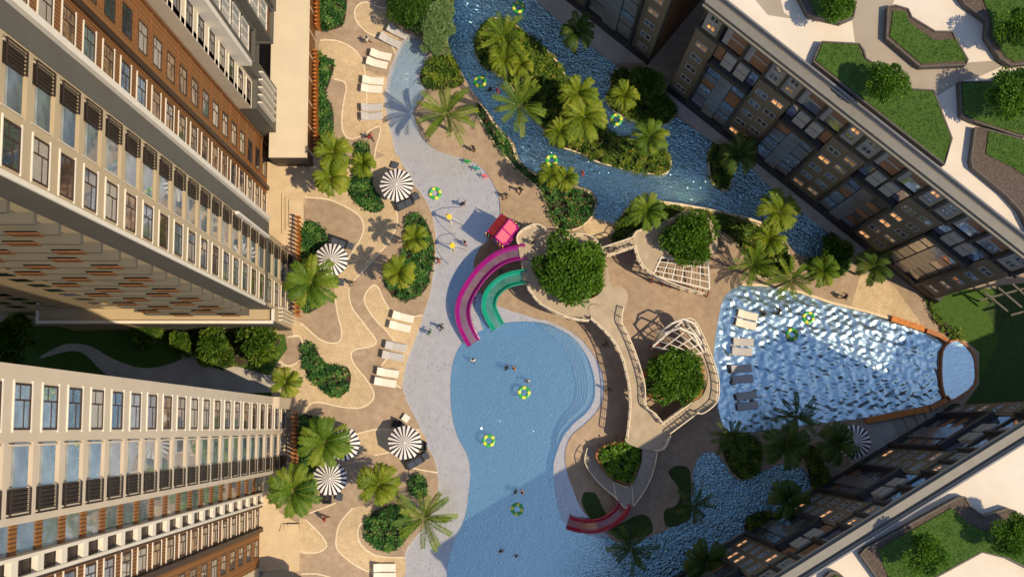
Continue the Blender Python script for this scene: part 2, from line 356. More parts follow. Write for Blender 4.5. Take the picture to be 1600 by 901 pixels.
def tag(o, label=None, cat=None, group=None, kind=None):
    if label: o['label'] = label
    if cat: o['category'] = cat
    if group: o['group'] = group
    if kind: o['kind'] = kind
    return o
def thing(name, label, cat, loc=(0, 0, 0), rz=0, sc=1.0, group=None):
    o = bpy.data.objects.new(name, None); COL.objects.link(o); o.empty_display_size = .3
    o.location = loc; o.rotation_euler = (0, 0, rz); o.scale = (sc, sc, sc)
    return tag(o, label, cat, group)
def copy_tree(o, parent=None):
    c = o.copy(); COL.objects.link(c)
    if parent: c.parent = parent
    for ch in list(o.children): copy_tree(ch, c)
    return c
def structure(name, mb, mats): return tag(mb.build(name, mats), kind='structure')
def quads_obj(name, V, tint, material, parent=None, extra=None):
    """V: (n,4,3) local coordinates; tint: (n,)"""
    n = len(V); me = bpy.data.meshes.new(name)
    me.vertices.add(n * 4); me.vertices.foreach_set('co', V.reshape(-1).astype(np.float32))
    me.loops.add(n * 4); me.loops.foreach_set('vertex_index', np.arange(n * 4, dtype=np.int32))
    me.polygons.add(n); me.polygons.foreach_set('loop_start', np.arange(0, n * 4, 4, dtype=np.int32))
    try: me.polygons.foreach_set('loop_total', np.full(n, 4, dtype=np.int32))
    except Exception: pass
    a = me.attributes.new('tint', 'FLOAT', 'FACE'); a.data.foreach_set('value', tint.astype(np.float32))
    for m in (material if isinstance(material, list) else [material]): me.materials.append(M[m])
    if extra is not None: me.polygons.foreach_set('material_index', extra.astype(np.int32))
    me.update(calc_edges=True); me.validate()
    o = bpy.data.objects.new(name, me); COL.objects.link(o)
    if parent: o.parent = parent
    return o
def leaf_quads(C, D, Wd, L, W, bend=.25):
    """leaves from base C along unit D, width axis Wd; pointed kite shape"""
    L = np.asarray(L)[:, None]; W = np.asarray(W)[:, None]
    mid = C + D * L * .45; dn = np.zeros_like(C); dn[:, 2] = -1
    tip = C + D * L + dn * L * bend
    return np.stack([C, mid + Wd * W * .5, tip, mid - Wd * W * .5], axis=1)
def unit(a): return a / (np.linalg.norm(a, axis=1, keepdims=True) + 1e-9)
# ================================================================== GROUND AND WATER
BEACH_L = [(644,53),(630,61),(617,88),(606,120),(601,149),(604,181),(612,213),(617,237),(622,249),(633,263),(646,287),(660,305),(672,327),(677,345),(681,369),(681,390),(680,406),(676,433),(672,460),(668,472),(660,496),(649,528),(636,562),(629,592),(630,608),(638,632),(652,658),(666,695),(678,715),(683,735),(685,756),(680,790),(668,815),(650,838),(637,855),(631,878),(629,905),(628,960)]
BEACH_R_TOP = [(782,331),(780,309),(773,291),(764,275),(753,262),(735,251),(707,243),(684,235),(669,224),(658,211),(649,187),(648,170),(660,155),(665,136),(657,117),(672,95),(673,88),(669,76),(658,62)]
# right edge of the whole shallow water from the bottom river up to the play tower
RIVER_LOW = [(1095,960),(1092,905),(1112,860),(1161,831),(1215,800),(1262,767),(1268,752),(1254,730),(1236,721),(1210,728),(1187,738),(1164,750),(1150,746),(1140,735),(1132,722),(1120,709),(1105,706),(1091,716),(1083,738),(1082,761),(1078,790),(1064,812),(1041,827),(1017,837),(990,845),(963,847),(943,829),(920,808),(906,790),(895,763),(886,737),(883,712),(887,692),(896,677),(911,665),(931,645),(941,627),(944,604),(941,582),(930,558),(914,536),(896,520),(876,509),(855,501),(835,497),(815,490),(797,485),(778,477),(764,470),(752,458),(744,440),(740,415),(743,400),(752,384),(768,371),(780,350)]
lagoon = smooth([P(*q) for q in BEACH_L], 3, False) + smooth([P(*q) for q in RIVER_LOW], 3, False) + smooth([P(*q) for q in BEACH_R_TOP], 3, False)
river = plan([(709,-40),(709,0),(704,17),(699,52),(704,81),(715,101),(727,124),(742,148),(757,166),(782,202),(802,222),(812,250),(833,267),(862,280),(895,289),(917,295),(930,304),(934,316),(928,338),(944,345),(962,347),(975,329),(993,320),(1031,316),(1073,322),(1122,331),(1157,339),(1190,349),(1226,375),(1246,397),(1287,402),(1312,385),(1300,368),(1213,302),(1169,258),(1110,219),(1058,183),(1010,143),(960,101),(937,84),(895,50),(865,26),(836,0),(800,-40)], 0, 3)
wavep = plan([(1133,461),(1123,493),(1115,547),(1115,571),(1119,616),(1125,653),(1139,674),(1187,674),(1267,663),(1353,653),(1400,643),(1447,635),(1476,622),(1470,600),(1466,560),(1474,536),(1447,516),(1393,499),(1357,488),(1300,474),(1250,457),(1205,447),(1160,445)], 0, 2)
smallp = plan([(1470,560),(1476,541),(1495,533),(1516,553),(1521,576),(1519,600),(1500,616),(1481,624),(1471,603)], 0, 2)
MAINPOOL = [(735,960),(698,960),(698,901),(701,874),(707,852),(715,832),(724,814),(729,796),(732,774),(735,745),(734,728),(729,708),(715,682),(707,651),(704,618),(705,584),(711,556),(722,537),(742,522),(764,511),(791,504),(817,502),(840,503),(860,508),(880,517),(898,530),(915,552),(925,575),(930,600),(928,625),(916,645),(897,661),(880,682),(871,704),(865,726),(866,756),(871,790),(882,816),(900,828),(922,836),(950,846),(965,880),(960,960)]
mainpool = plan(MAINPOOL, 0, 3)
rlow = plan([(940,838),(955,880),(950,960),(1100,960),(1092,905),(1112,860),(1161,831),(1215,800),(1262,767),(1268,752),(1254,730),(1236,721),(1210,728),(1187,738),(1164,750),(1150,746),(1140,735),(1132,722),(1120,709),(1105,706),(1091,716),(1083,738),(1082,761),(1078,790),(1064,812),(1041,827),(1017,837),(990,845),(963,847)], 0, 2)
BIG = 260
g = MB(); g.sheet([[(-BIG, -BIG), (BIG, -BIG), (BIG, BIG), (-BIG, BIG)], lagoon, river, wavep, smallp], 0.0); structure('ground', g, 'paver')
def basin(name, loop, depth, m, top=0.0):
    b = MB(); b.sheet([loop], depth); p = ccw(loop); n = len(p)
    for k in range(n):
        a, c = p[k], p[(k + 1) % n]; b.quad((*c, depth), (*a, depth), (*a, top), (*c, top))
    return structure(name, b, m)
b = MB(); b.sheet([lagoon, mainpool, rlow], -.14); p = ccw(lagoon)
for k in range(len(p)):
    a, c = p[k], p[(k + 1) % len(p)]; b.quad((*c, -.14), (*a, -.14), (*a, 0), (*c, 0))
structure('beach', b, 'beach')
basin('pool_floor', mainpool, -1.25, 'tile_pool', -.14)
basin('river_bed_floor', rlow, -1.2, 'tile_river', -.135)
basin('river_floor', river, -1.2, 'tile_river')
basin('wave_pool_floor', wavep, -.45, 'tile_wave')
basin('small_pool_floor', smallp, -.5, 'tile_wave', .42)
# splash pad colour fields
bb = MB(); bb.sheet([plan([(768,373),(751,385),(729,402),(713,420),(702,442),(699,464),(702,486),(709,506),(718,522),(728,535),(742,522),(733,505),(727,485),(727,462),(735,440),(744,425),(742,405),(750,388)], 0, 3)], -.134)
bb.sheet([plan([(738,470),(746,455),(752,450),(757,475),(760,500),(762,510),(755,514),(748,495)], 0, 3)], -.13)
structure('splash_pad_floor', bb, 'blueband')
# river bottom blends at the wide end of the upper river and the cove
cv = MB(); cv.sheet([plan([(644,60),(630,70),(620,95),(611,125),(608,150),(610,180),(618,212),(632,236),(650,238),(660,226),(655,214),(647,189),(646,172),(655,150),(658,134),(650,117),(664,96),(665,82),(656,68)], 0, 3)], -.13); structure('cove_floor', cv, 'covetile')
# steps down into the pool on its round side
ST_PTS = [(838,504),(862,510),(882,519),(898,531),(914,553),(923,577),(927,602),(924,625),(912,642),(893,658),(876,678),(869,700)]
def inset(pts, c, k):
    n = len(pts) - 1; s = [math.sin(math.pi * i / n) ** .6 * k if 0 < i < n else 0 for i in range(n + 1)]
    return [(x + (c[0] - x) * q, y + (c[1] - y) * q) for (x, y), q in zip(pts, s)]
for i, k in enumerate((.035, .068, .101, .134, .167)):
    a = plan(inset(ST_PTS, (800, 600), max(0, k - .036)), 0, 3, False)
    b_ = plan(inset(ST_PTS, (800, 600), k + .034), 0, 3, False)
    s = MB(); s.prism(a + b_[::-1], -1.24, -.34 - i * .17); structure('pool_step', s, 'tile_ledge')
# pale ledge on the round side
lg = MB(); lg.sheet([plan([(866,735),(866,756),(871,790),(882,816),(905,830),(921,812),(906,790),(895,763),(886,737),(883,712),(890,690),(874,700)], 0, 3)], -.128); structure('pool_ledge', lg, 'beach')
# --- water sheets
def water(name, loop, z, m, hole=None):
    w = MB(); w.sheet([loop] + (hole or []), z); return structure(name, w, m)
water('wading_water', lagoon, -.05, 'w_beach', [mainpool, rlow])
water('pool_water', mainpool, -.05, 'w_pool'); water('stream_water', rlow, -.052, 'w_river'); water('river_water', river, -.06, 'w_river'); water('small_pool_water', smallp, .36, 'w_wave')
def wavesheet(name, loop, z0, m, cell, amps):
    xs = [q[0] for q in loop]; ys = [q[1] for q in loop]
    nx = int((max(xs) - min(xs)) / cell) + 2; ny = int((max(ys) - min(ys)) / cell) + 2
    X, Y = np.meshgrid(min(xs) + np.arange(nx) * cell, min(ys) + np.arange(ny) * cell, indexing='ij')
    ins = inside_np(X, Y, loop); Z = np.zeros_like(X)
    for wl, am, cnt in amps:
        for _ in range(cnt):
            a = RNG.uniform(0, 2 * math.pi); k = 2 * math.pi / (wl * RNG.uniform(.75, 1.3)); Z += am * np.sin(k * (X * math.cos(a) + Y * math.sin(a)) + RNG.uniform(0, 6.28))
    d = dist_np(X, Y, loop); Z *= np.clip(d / .6, .15, 1)
    v = [(X[i, j], Y[i, j], z0 + Z[i, j]) for i in range(nx) for j in range(ny)]
    w = MB(); w.v = v
    for i in range(nx - 1):
        for j in range(ny - 1):
            if ins[i, j] and ins[i + 1, j] and ins[i, j + 1] and ins[i + 1, j + 1]:
                w.f.append((i * ny + j, (i + 1) * ny + j, (i + 1) * ny + j + 1, i * ny + j + 1)); w.m.append(0)
    o = w.build(name, m, smooth_=True); return tag(o, kind='structure')
cl = plan([(644,56),(630,64),(618,90),(608,121),(603,149),(606,181),(614,211),(624,240),(648,246),(668,232),(658,214),(647,189),(646,170),(658,153),(662,136),(654,117),(669,95),(670,86),(666,76)], 0, 3)
wavesheet('wave_pool_water', wavep, -.07, 'w_wave', .09, [(.58, .0034, 20), (1.0, .0062, 12), (2.2, .006, 4)])
# --- paving colour fields, kerb lines
def field(name, pts, z, m, n=4): f = MB(); f.sheet([plan(pts, 0, n)], z); return structure(name, f, m)
tanA = [(500,63),(526,64),(550,75),(565,93),(571,115),(573,150),(578,185),(590,198),(580,203),(564,213),(548,217),(537,208),(534,187),(537,160),(541,139),(537,128),(522,124),(505,125),(500,100)]
tanT = [(604,13),(590,11),(574,4),(561,7),(554,19),(558,35),(574,51),(592,60),(612,70),(622,62),(636,52),(640,30)]
tanL = [(572,112),(590,118),(604,122),(601,149),(604,181),(616,240),(590,237),(588,225),(594,206),(592,198),(580,190),(573,160)]
tanB = [(436,252),(500,250),(560,250),(587,248),(616,240),(628,258),(625,300),(614,313),(620,332),(620,353),(606,380),(590,398),(569,422),(553,438),(545,454),(550,480),(564,499),(580,520),(588,533),(580,541),(558,545),(549,552),(553,568),(572,592),(584,613),(581,626),(566,636),(548,637),(526,634),(505,629),(489,629),(480,637),(478,650),(440,650),(425,620),(436,564),(449,571),(468,563),(473,539),(468,525),(458,523),(458,500),(471,505),(479,512),(497,528),(513,535),(527,535),(533,528),(533,512),(527,488),(523,467),(524,440),(535,415),(544,404),(553,390),(564,372),(568,353),(561,337),(540,323),(513,312),(477,308),(436,304)]
tanC = [(616,533),(604,517),(588,501),(575,483),(569,467),(575,453),(585,445),(592,451),(599,467),(609,484),(628,494),(646,495),(661,492),(650,526),(637,560),(630,590),(627,606),(612,600),(596,588),(596,571),(604,560),(610,548)]
tanD = [(551,680),(574,673),(591,670),(614,670),(654,671),(666,694),(640,702),(600,708),(585,711),(560,705),(545,695)]
tanE = [(551,793),(533,814),(526,834),(527,857),(545,875),(562,886),(577,893),(590,905),(629,905),(632,871),(609,870),(585,866),(565,851),(559,834),(562,820),(574,811),(590,803),(580,790)]
tanG = [(468,812),(477,811),(498,831),(510,848),(507,857),(493,863),(468,861)]
for i, q in enumerate((tanA, tanT, tanL, tanB, tanC, tanD, tanE, tanG)): field('path', q, .004 + .0015 * i, 'tan', 3)
field('path', [(912,350),(935,343),(950,352),(952,366),(938,373),(920,368)], .004, 'tan')
field('path', [(1330,478),(1345,428),(1375,430),(1398,448),(1436,500),(1440,511),(1393,496),(1357,485)], .004, 'tan', 1)
KL = [[(604,13),(590,11),(574,4),(561,7),(554,19),(558,35),(574,51),(592,60),(612,72),(618,84)],
 [(500,63),(526,64),(550,75),(565,93),(571,115),(573,150),(573,165)],
 [(522,124),(537,128),(541,139),(537,160),(534,187),(537,208),(548,217),(564,213),(580,203),(593,198),(594,208),(588,229),(585,249)],
 [(477,308),(513,312),(540,323),(561,337),(568,353),(564,372),(553,390),(544,404)],
 [(523,460),(527,488),(533,512),(533,528),(527,535),(513,535),(497,528),(479,512),(470,504)],
 [(614,313),(620,332),(620,353),(606,380),(590,398),(569,422),(553,438),(545,454),(550,480),(564,499),(580,520),(588,533),(580,541),(558,545),(549,552),(553,568),(572,592),(584,613),(581,626),(566,636),(548,637),(526,634),(505,629),(489,629),(480,637),(478,648)],
 [(616,533),(604,517),(588,501),(575,483),(569,467),(575,453),(585,445),(592,451),(599,467),(609,484)],[(646,495),(660,492)],[(610,550),(604,560),(596,571)],[(618,601),(627,606)],
 [(458,524),(468,525),(473,539),(468,563),(449,571),(436,564)],[(449,526),(468,525)],
 [(545,681),(574,673),(591,670),(614,670),(656,671)],[(585,711),(600,708),(622,703)],
 [(684,738),(660,734),(645,731),(636,735),(637,744)],
 [(551,793),(533,814),(526,834),(527,857),(545,875),(562,886),(577,893)],[(574,811),(562,820),(559,834),(565,851),(585,866),(609,870),(632,870)],
 [(484,801),(505,793),(525,785)],[(477,811),(498,831),(510,848),(507,857),(493,863),(468,861)],[(470,896),(496,896),(522,903)]]
kb = MB()
for i, l in enumerate(KL): kb.ribbon(plan(l, 0, 5, False), .12, .022 + .0006 * i)
structure('paving_lines', kb, 'kerb')
# river-side path along the long shaded block, garden lawns
BL0, BL1 = P(1005, 118), P(1450, 471)
field('path', [(836,-40),(836,0),(865,26),(960,101),(972,98),(1012,99),(1000,84),(900,0),(870,-40)], .004, 'walk', 1)
field('path', [(1035,155),(1056,176),(1110,219),(1169,258),(1213,302),(1300,368),(1340,405),(1372,398),(1124,205),(1050,141)], .005, 'walk', 1)
field('lawn', [(1440,452),(1475,452),(1600,450),(1700,470),(1700,760),(1560,760),(1465,705),(1450,668),(1500,640),(1530,600),(1530,550),(1500,525),(1470,520),(1458,490)], .006, 'lawn', 1)
field('lawn', [(-200,505),(250,512),(400,520),(445,522),(449,545),(436,562),(420,590),(425,620),(300,640),(-200,640)], .006, 'lawn', 1)
field('lawn', [(1560,446),(1720,430),(1720,780),(1560,770),(1500,735),(1470,705),(1500,650),(1530,600),(1560,530),(1540,480)], .0095, 'lawn_dark', 1)  # darker lawn sheet: the shade of this corner is put into its colour
field('garden_path', [(60,560),(110,548),(135,555),(160,580),(200,600),(260,612),(430,612),(440,590),(415,585),(330,560),(270,540),(285,560),(230,575),(180,562),(140,540),(100,538)], .010, 'walk', 3)
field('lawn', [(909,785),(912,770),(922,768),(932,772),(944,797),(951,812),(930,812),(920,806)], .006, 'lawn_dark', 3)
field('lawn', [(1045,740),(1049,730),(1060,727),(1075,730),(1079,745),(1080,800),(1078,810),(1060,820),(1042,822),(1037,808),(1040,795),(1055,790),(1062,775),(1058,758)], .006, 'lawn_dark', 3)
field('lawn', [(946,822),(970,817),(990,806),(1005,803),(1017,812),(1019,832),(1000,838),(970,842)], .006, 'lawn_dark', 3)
field('path', [(1338,738),(1320,705),(1330,668),(1345,660),(1450,642),(1462,668),(1440,690),(1410,695)], .004, 'walk', 1)
# ================================================================== PLANTED BEDS
def clumps(n, poly, h, edge, lump=1.2):
    xs = [q[0] for q in poly]; ys = [q[1] for q in poly]
    X = RNG.uniform(min(xs), max(xs), n * 3); Y = RNG.uniform(min(ys), max(ys), n * 3)
    k = inside_np(X, Y, poly); X, Y = X[k], Y[k]; X, Y = X[:n], Y[:n]
    d = dist_np(X, Y, poly); f = np.clip(d / edge, 0, 1) ** .5
    a = np.zeros_like(X)
    for _ in range(5):
        t = RNG.uniform(0, 6.28); kk = RNG.uniform(.6, 1.4) * 2 * math.pi / lump; a += np.sin(kk * (X * math.cos(t) + Y * math.sin(t)) + RNG.uniform(0, 6.28))
    z = h * (.25 + .75 * f) * (.80 + .16 * np.clip(a / 2, -1, 1)) * RNG.uniform(.8, 1.08, len(X))
    return X, Y, z, a
def leaves_at(X, Y, Z, per, L, W, up=.5, bend=.3):
    n = len(X) * per
    C = np.repeat(np.stack([X, Y, Z], 1), per, 0) + RNG.normal(0, L * .35, (n, 3)) * (1, 1, .6)
    an = RNG.uniform(0, 2 * math.pi, n); el = RNG.normal(up, .45, n)
    D = np.stack([np.cos(an) * np.cos(el), np.sin(an) * np.cos(el), np.sin(el)], 1)
    Wd = unit(np.stack([-np.sin(an), np.cos(an), RNG.normal(0, .5, n)], 1))
    return leaf_quads(C, D, Wd, L * RNG.uniform(.7, 1.25, n), W * RNG.uniform(.7, 1.25, n), bend)
def bed(label, pts, h=.7, mats='shrub', dens=24, base=None, kerb=0, name='shrub_bed', cat='shrub bed', flowers=.0, leaf=(.26, .13), per=7, z=0.0, edge=.3, km='kerb', depth=None):
    poly = ccw(plan(pts, z, 3)); A = area(poly); cx = sum(q[0] for q in poly) / len(poly); cy = sum(q[1] for q in poly) / len(poly)
    r = thing(name, label, cat, (cx, cy, z))
    s = MB(); inn = offset(poly, .12 if kerb else .02); lo = z - 1.2 if depth else z + .001
    s.prism(inn, lo, z + (kerb - .06 if kerb else .06)); s.build('soil', 'soil', r)
    if kerb:
        k = MB(); k.ring(poly, inn, lo, z + kerb); k.build('kerb', km, r)
    X, Y, Z, a = clumps(int(A * dens), offset(poly, .06), h, edge); Z = Z + z
    V = leaves_at(X, Y, Z, per, *leaf); n = len(V)
    t = np.clip(np.repeat(.5 + .16 * a, per) + RNG.normal(0, .22, n), 0, 1)
    ex = np.zeros(n)
    if flowers: ex = (RNG.uniform(0, 1, n) < flowers * np.repeat(np.clip(a, 0, 2), per)).astype(int)
    V = V - np.array([cx, cy, z]); quads_obj('foliage', V, t, [mats, 'flower'], r, ex)
    return r
bed('dark green clipped shrub bed at the top edge beside the slatted screen', [(500,-20),(543,-20),(543,0),(541,22),(536,40),(520,47),(503,48),(500,30)], .9, flowers=.02)
bed('long narrow shrub bed opposite the white loungers', [(497,91),(508,89),(519,95),(523,104),(516,128),(509,149),(519,165),(522,187),(519,210),(500,228)], .8, flowers=.03)
bed('curved shrub bed from the yellow-green palms to the upper striped parasol', [(553,230),(565,222),(578,227),(577,245),(580,273),(585,295),(596,311),(601,321),(593,331),(577,331),(561,321),(548,308),(543,296),(550,280),(556,255)], .8, flowers=.01)
bed('shrub bed wrapped round the parasol next to the tan terrace steps', [(472,351),(492,348),(507,359),(513,374),(506,385),(497,396),(492,412),(500,440),(505,470),(493,484),(474,487),(470,450),(470,400)], .8, flowers=.03)
bed('boomerang shaped shrub bed with reddish flowers in open paving', [(471,547),(481,533),(492,539),(505,563),(527,571),(543,573),(549,589),(543,611),(527,621),(513,616),(489,597),(475,576)], .8, flowers=.03, dens=22)
bed('tall oval shrub bed with two small palms beside the wading beach', [(634,343),(646,333),(662,340),(673,361),(679,385),(677,412),(671,435),(667,450),(653,464),(633,470),(612,461),(602,445),(601,430),(607,415),(622,405),(631,385),(633,364)], .8, flowers=.01, dens=20)
bed('shrub bed half hidden under the big palm, next to the overlapping pair of parasols', [(469,652),(496,654),(520,668),(525,695),(510,720),(488,742),(470,745)], .8)
bed('small round shrub bed beside the curl in the kerb line', [(636,753),(649,740),(665,746),(668,762),(661,776),(640,770)], .9, dens=22)
bed('round shrub bed with yellowish leaves below the spiky palm', [(569,817),(580,802),(608,788),(632,791),(643,814),(637,840),(620,856),(603,861),(580,851),(571,834)], .9, flowers=.03, dens=22)
bed('rounded shrub bed between the small cove and the lazy river', [(656,121),(663,101),(683,89),(706,89),(719,112),(726,127),(712,138),(686,141),(663,136)], 1.1, 'shrub_o', dens=22)
bed('long winding shrub bed on the river bank with a rounded end', [(745,160),(756,167),(780,204),(800,224),(810,252),(832,269),(860,283),(894,292),(916,298),(928,307),(932,318),(925,340),(905,357),(882,361),(866,353),(855,330),(845,303),(830,286),(812,271),(795,252),(778,233),(765,213),(755,196),(745,180)], 1.0, flowers=.035, kerb=.12, dens=26)
bed('large planted island in the lazy river, crowded with palms', [(744,55),(741,72),(744,89),(758,107),(782,121),(799,138),(815,165),(835,190),(851,205),(871,228),(909,242),(935,255),(991,269),(1035,274),(1047,264),(1048,249),(1035,235),(983,216),(955,208),(943,195),(925,165),(905,148),(890,134),(880,110),(865,89),(845,69),(822,52),(802,36),(779,28),(758,36)], .9, 'shrub_o', dens=26, kerb=.16, flowers=.03, name='planted_island', cat='island', depth=1)
bed('small planted island against the shaded river path with one dark palm', [(1107,235),(1106,258),(1110,283),(1124,296),(1139,297),(1144,274),(1150,250),(1140,232),(1121,224)], .8, 'shrub_o', kerb=.22, name='planted_island', cat='island', depth=1)
bed('shady planted corner between the two shaded blocks, in front of the gap', [(952,135),(958,112),(974,108),(1000,118),(1030,140),(1053,165),(1055,180),(1040,196),(1005,195),(975,185),(955,172),(946,158)], .9, 'shrub_o', kerb=.2, name='planted_island', cat='island', depth=1)
bed('pointed shrub bed with one palm beside the raised timber bridge', [(953,371),(975,330),(993,322),(1031,318),(1068,323),(1070,331),(1053,338),(1024,353),(993,362),(975,378),(960,380)], .5, 'shrub_o', kerb=.15)
bed('long riverside shrub bed behind the round tree on the second deck', [(1075,328),(1122,334),(1157,342),(1190,354),(1222,378),(1233,395),(1240,420),(1210,435),(1180,430),(1165,400),(1150,382),(1130,365),(1110,355)], .9, 'shrub_o', kerb=.2, flowers=.03)
bed('bluish green bush bed at the end of the river beside the shaded block', [(1285,398),(1300,376),(1322,388),(1329,405),(1322,425),(1300,436),(1268,430),(1262,405)], 1.3, 'shrub', dens=24)
bed('dark shrub bed under palms between the wave pool and the shaded stream', [(1126,680),(1170,677),(1190,700),(1186,736),(1164,748),(1150,743),(1134,720)], 1.0, 'shrub_o')
bed('dark mounded bush at the far end of the shaded stream', [(1255,700),(1275,698),(1290,730),(1300,755),(1284,772),(1268,760),(1262,735)], 1.2, 'shrub_o')
bed('dark rounded bush at the foot of the lower shaded block', [(1163,828),(1167,810),(1180,800),(1205,798),(1212,812),(1190,830)], 1.2, 'shrub_o')
bed('curving low hedge around the lawn by the orange pool wall', [(1444,462),(1452,458),(1462,485),(1480,505),(1502,522),(1500,534),(1485,528),(1462,505)], .7, 'shrub_o')
bed('lush shrub mass around the cove under the pale bush', [(612,-20),(706,-20),(703,15),(697,50),(690,62),(672,60),(655,48),(640,48),(625,38),(610,20)], 1.5, 'shrub_o', dens=20, leaf=(.34, .18))
bed('small hedge under the two garden trees between the towers', [(300,545),(330,522),(380,520),(436,524),(430,545),(410,560),(370,572),(330,574)], .5, 'shrub_o', dens=8)
# ================================================================== PALMS AND TREES
def palm_crown(kind, seed):
    rng = np.random.default_rng(seed); Q = []; T = []
    nf = {'plume': 19, 'spiky': 19, 'mid': 18}[kind]
    for f in range(nf):
        az = 2.399963 * f + rng.normal(0, .12); lay = f / nf
        if kind == 'plume': e0 = 1.15 - 1.15 * lay; L = rng.uniform(1.95, 2.4); droop = 1.15
        elif kind == 'spiky': e0 = 1.15 - 1.35 * lay + rng.normal(0, .16); L = rng.uniform(2.2, 3.15); droop = .55
        else: e0 = 1.15 - 1.2 * lay; L = rng.uniform(2.1, 2.6); droop = .9
        ns = 11; p = np.zeros(3); el = e0; pts = [p.copy()]; dirs = []
        side = rng.normal(0, .08)
        for s in range(ns):
            a = az + side * s / ns
            d = np.array([math.cos(a) * math.cos(el), math.sin(a) * math.cos(el), math.sin(el)]); dirs.append(d)
            p = p + d * L / ns; pts.append(p.copy()); el -= droop * (.5 + s / ns) * 1.9 / ns
        pts = np.array(pts); dirs = np.array(dirs + [dirs[-1]])
        m = {'plume': 34, 'spiky': 38, 'mid': 32}[kind]
        t = np.linspace(.10, 1, m) * ns; i0 = np.minimum(t.astype(int), ns - 1); fr = (t - i0)[:, None]
        C = pts[i0] * (1 - fr) + pts[i0 + 1] * fr; D = unit(dirs[i0])
        S = unit(np.cross(D, np.array([0, 0, 1.0]))); U = np.cross(S, D)
        ll = {'plume': .56, 'spiky': .46, 'mid': .60}[kind] * (np.sin(np.clip(np.linspace(.12, 1.0, m), 0, 1) * math.pi * .88) ** .6 + .1)
        tone = rng.normal(.45, .22) + .25 * lay
        for sg in (-1, 1):
            for rep in range(2 if kind != 'spiky' else 1):
                up = {'plume': rng.uniform(-.5, .6, m), 'spiky': rng.normal(.35, .12, m), 'mid': rng.uniform(-.35, .3, m)}[kind][:, None]
                dv = unit(D * rng.uniform(.55, .85, (m, 1)) + S * sg * .8 + U * up)
                wd = unit(np.cross(dv, U + .3 * S * sg))
                Q.append(leaf_quads(C, dv, wd, ll * rng.uniform(.8, 1.1, m), np.full(m, .085 if kind != 'spiky' else .06), .30 if kind != 'spiky' else .14))
                T.append(np.clip(tone + rng.normal(0, .1, m) + .15 * np.linspace(-.5, 1, m), 0, 1))
        # rachis
        a = pts[:-1]; b = pts[1:]; sw = unit(np.cross(b - a, np.array([0, 0, 1.0]))) * .022
        Q.append(np.stack([a - sw, b - sw, b + sw, a + sw], 1)); T.append(np.full(ns, .8))
    return np.concatenate(Q), np.concatenate(T)
def palm_proto(kind, m, seed):
    r = thing('palm_tree', None, 'palm tree')
    tk = MB(); path = [(0.25 * math.sin(k * .5) * .3, .1 * k * .12, k * .86 - .0) for k in range(8)]
    top = path[-1]; path = [(x - top[0], y - top[1], z) for x, y, z in path]
    tk.tube(path, .17, 8, r1=.11); tk.cone((path[-1][0], path[-1][1]), .16, .05, 5.75, 6.15, 8)
    tk.build('trunk', 'palmbark', r, True)
    V, t = palm_crown(kind, seed); V = V + np.array([0, 0, 6.0]); quads_obj('crown', V, t, m, r)
    return r
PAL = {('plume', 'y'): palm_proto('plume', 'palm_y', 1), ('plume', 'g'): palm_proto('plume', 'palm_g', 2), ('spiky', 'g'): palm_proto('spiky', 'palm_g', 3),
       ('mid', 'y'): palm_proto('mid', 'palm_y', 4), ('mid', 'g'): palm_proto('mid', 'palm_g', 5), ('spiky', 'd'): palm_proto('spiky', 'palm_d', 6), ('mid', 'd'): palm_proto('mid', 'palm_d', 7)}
used = set()
def palm(px, py, rad, kind, col, label, z=6.0):
    """crown seen at px,py with the given radius in photo pixels"""
    pr = PAL[(kind, col)]; r = pr if (kind, col) not in used else copy_tree(pr); used.add((kind, col))
    base = {'plume': 2.15, 'spiky': 2.75, 'mid': 2.4}[kind]
    zc = z; s = rad * (H_CAM - zc) / F_PX / base
    s = max(.55, min(1.6, s)); k = z / (6.0)
    x, y = P(px, py, zc + .3); r.location = (x, y, 0); r.scale = (s, s, k); r.rotation_euler = (0, 0, random.uniform(0, 6.28))
    tag(r, label, 'palm tree', 'palm trees around the pools'); return r
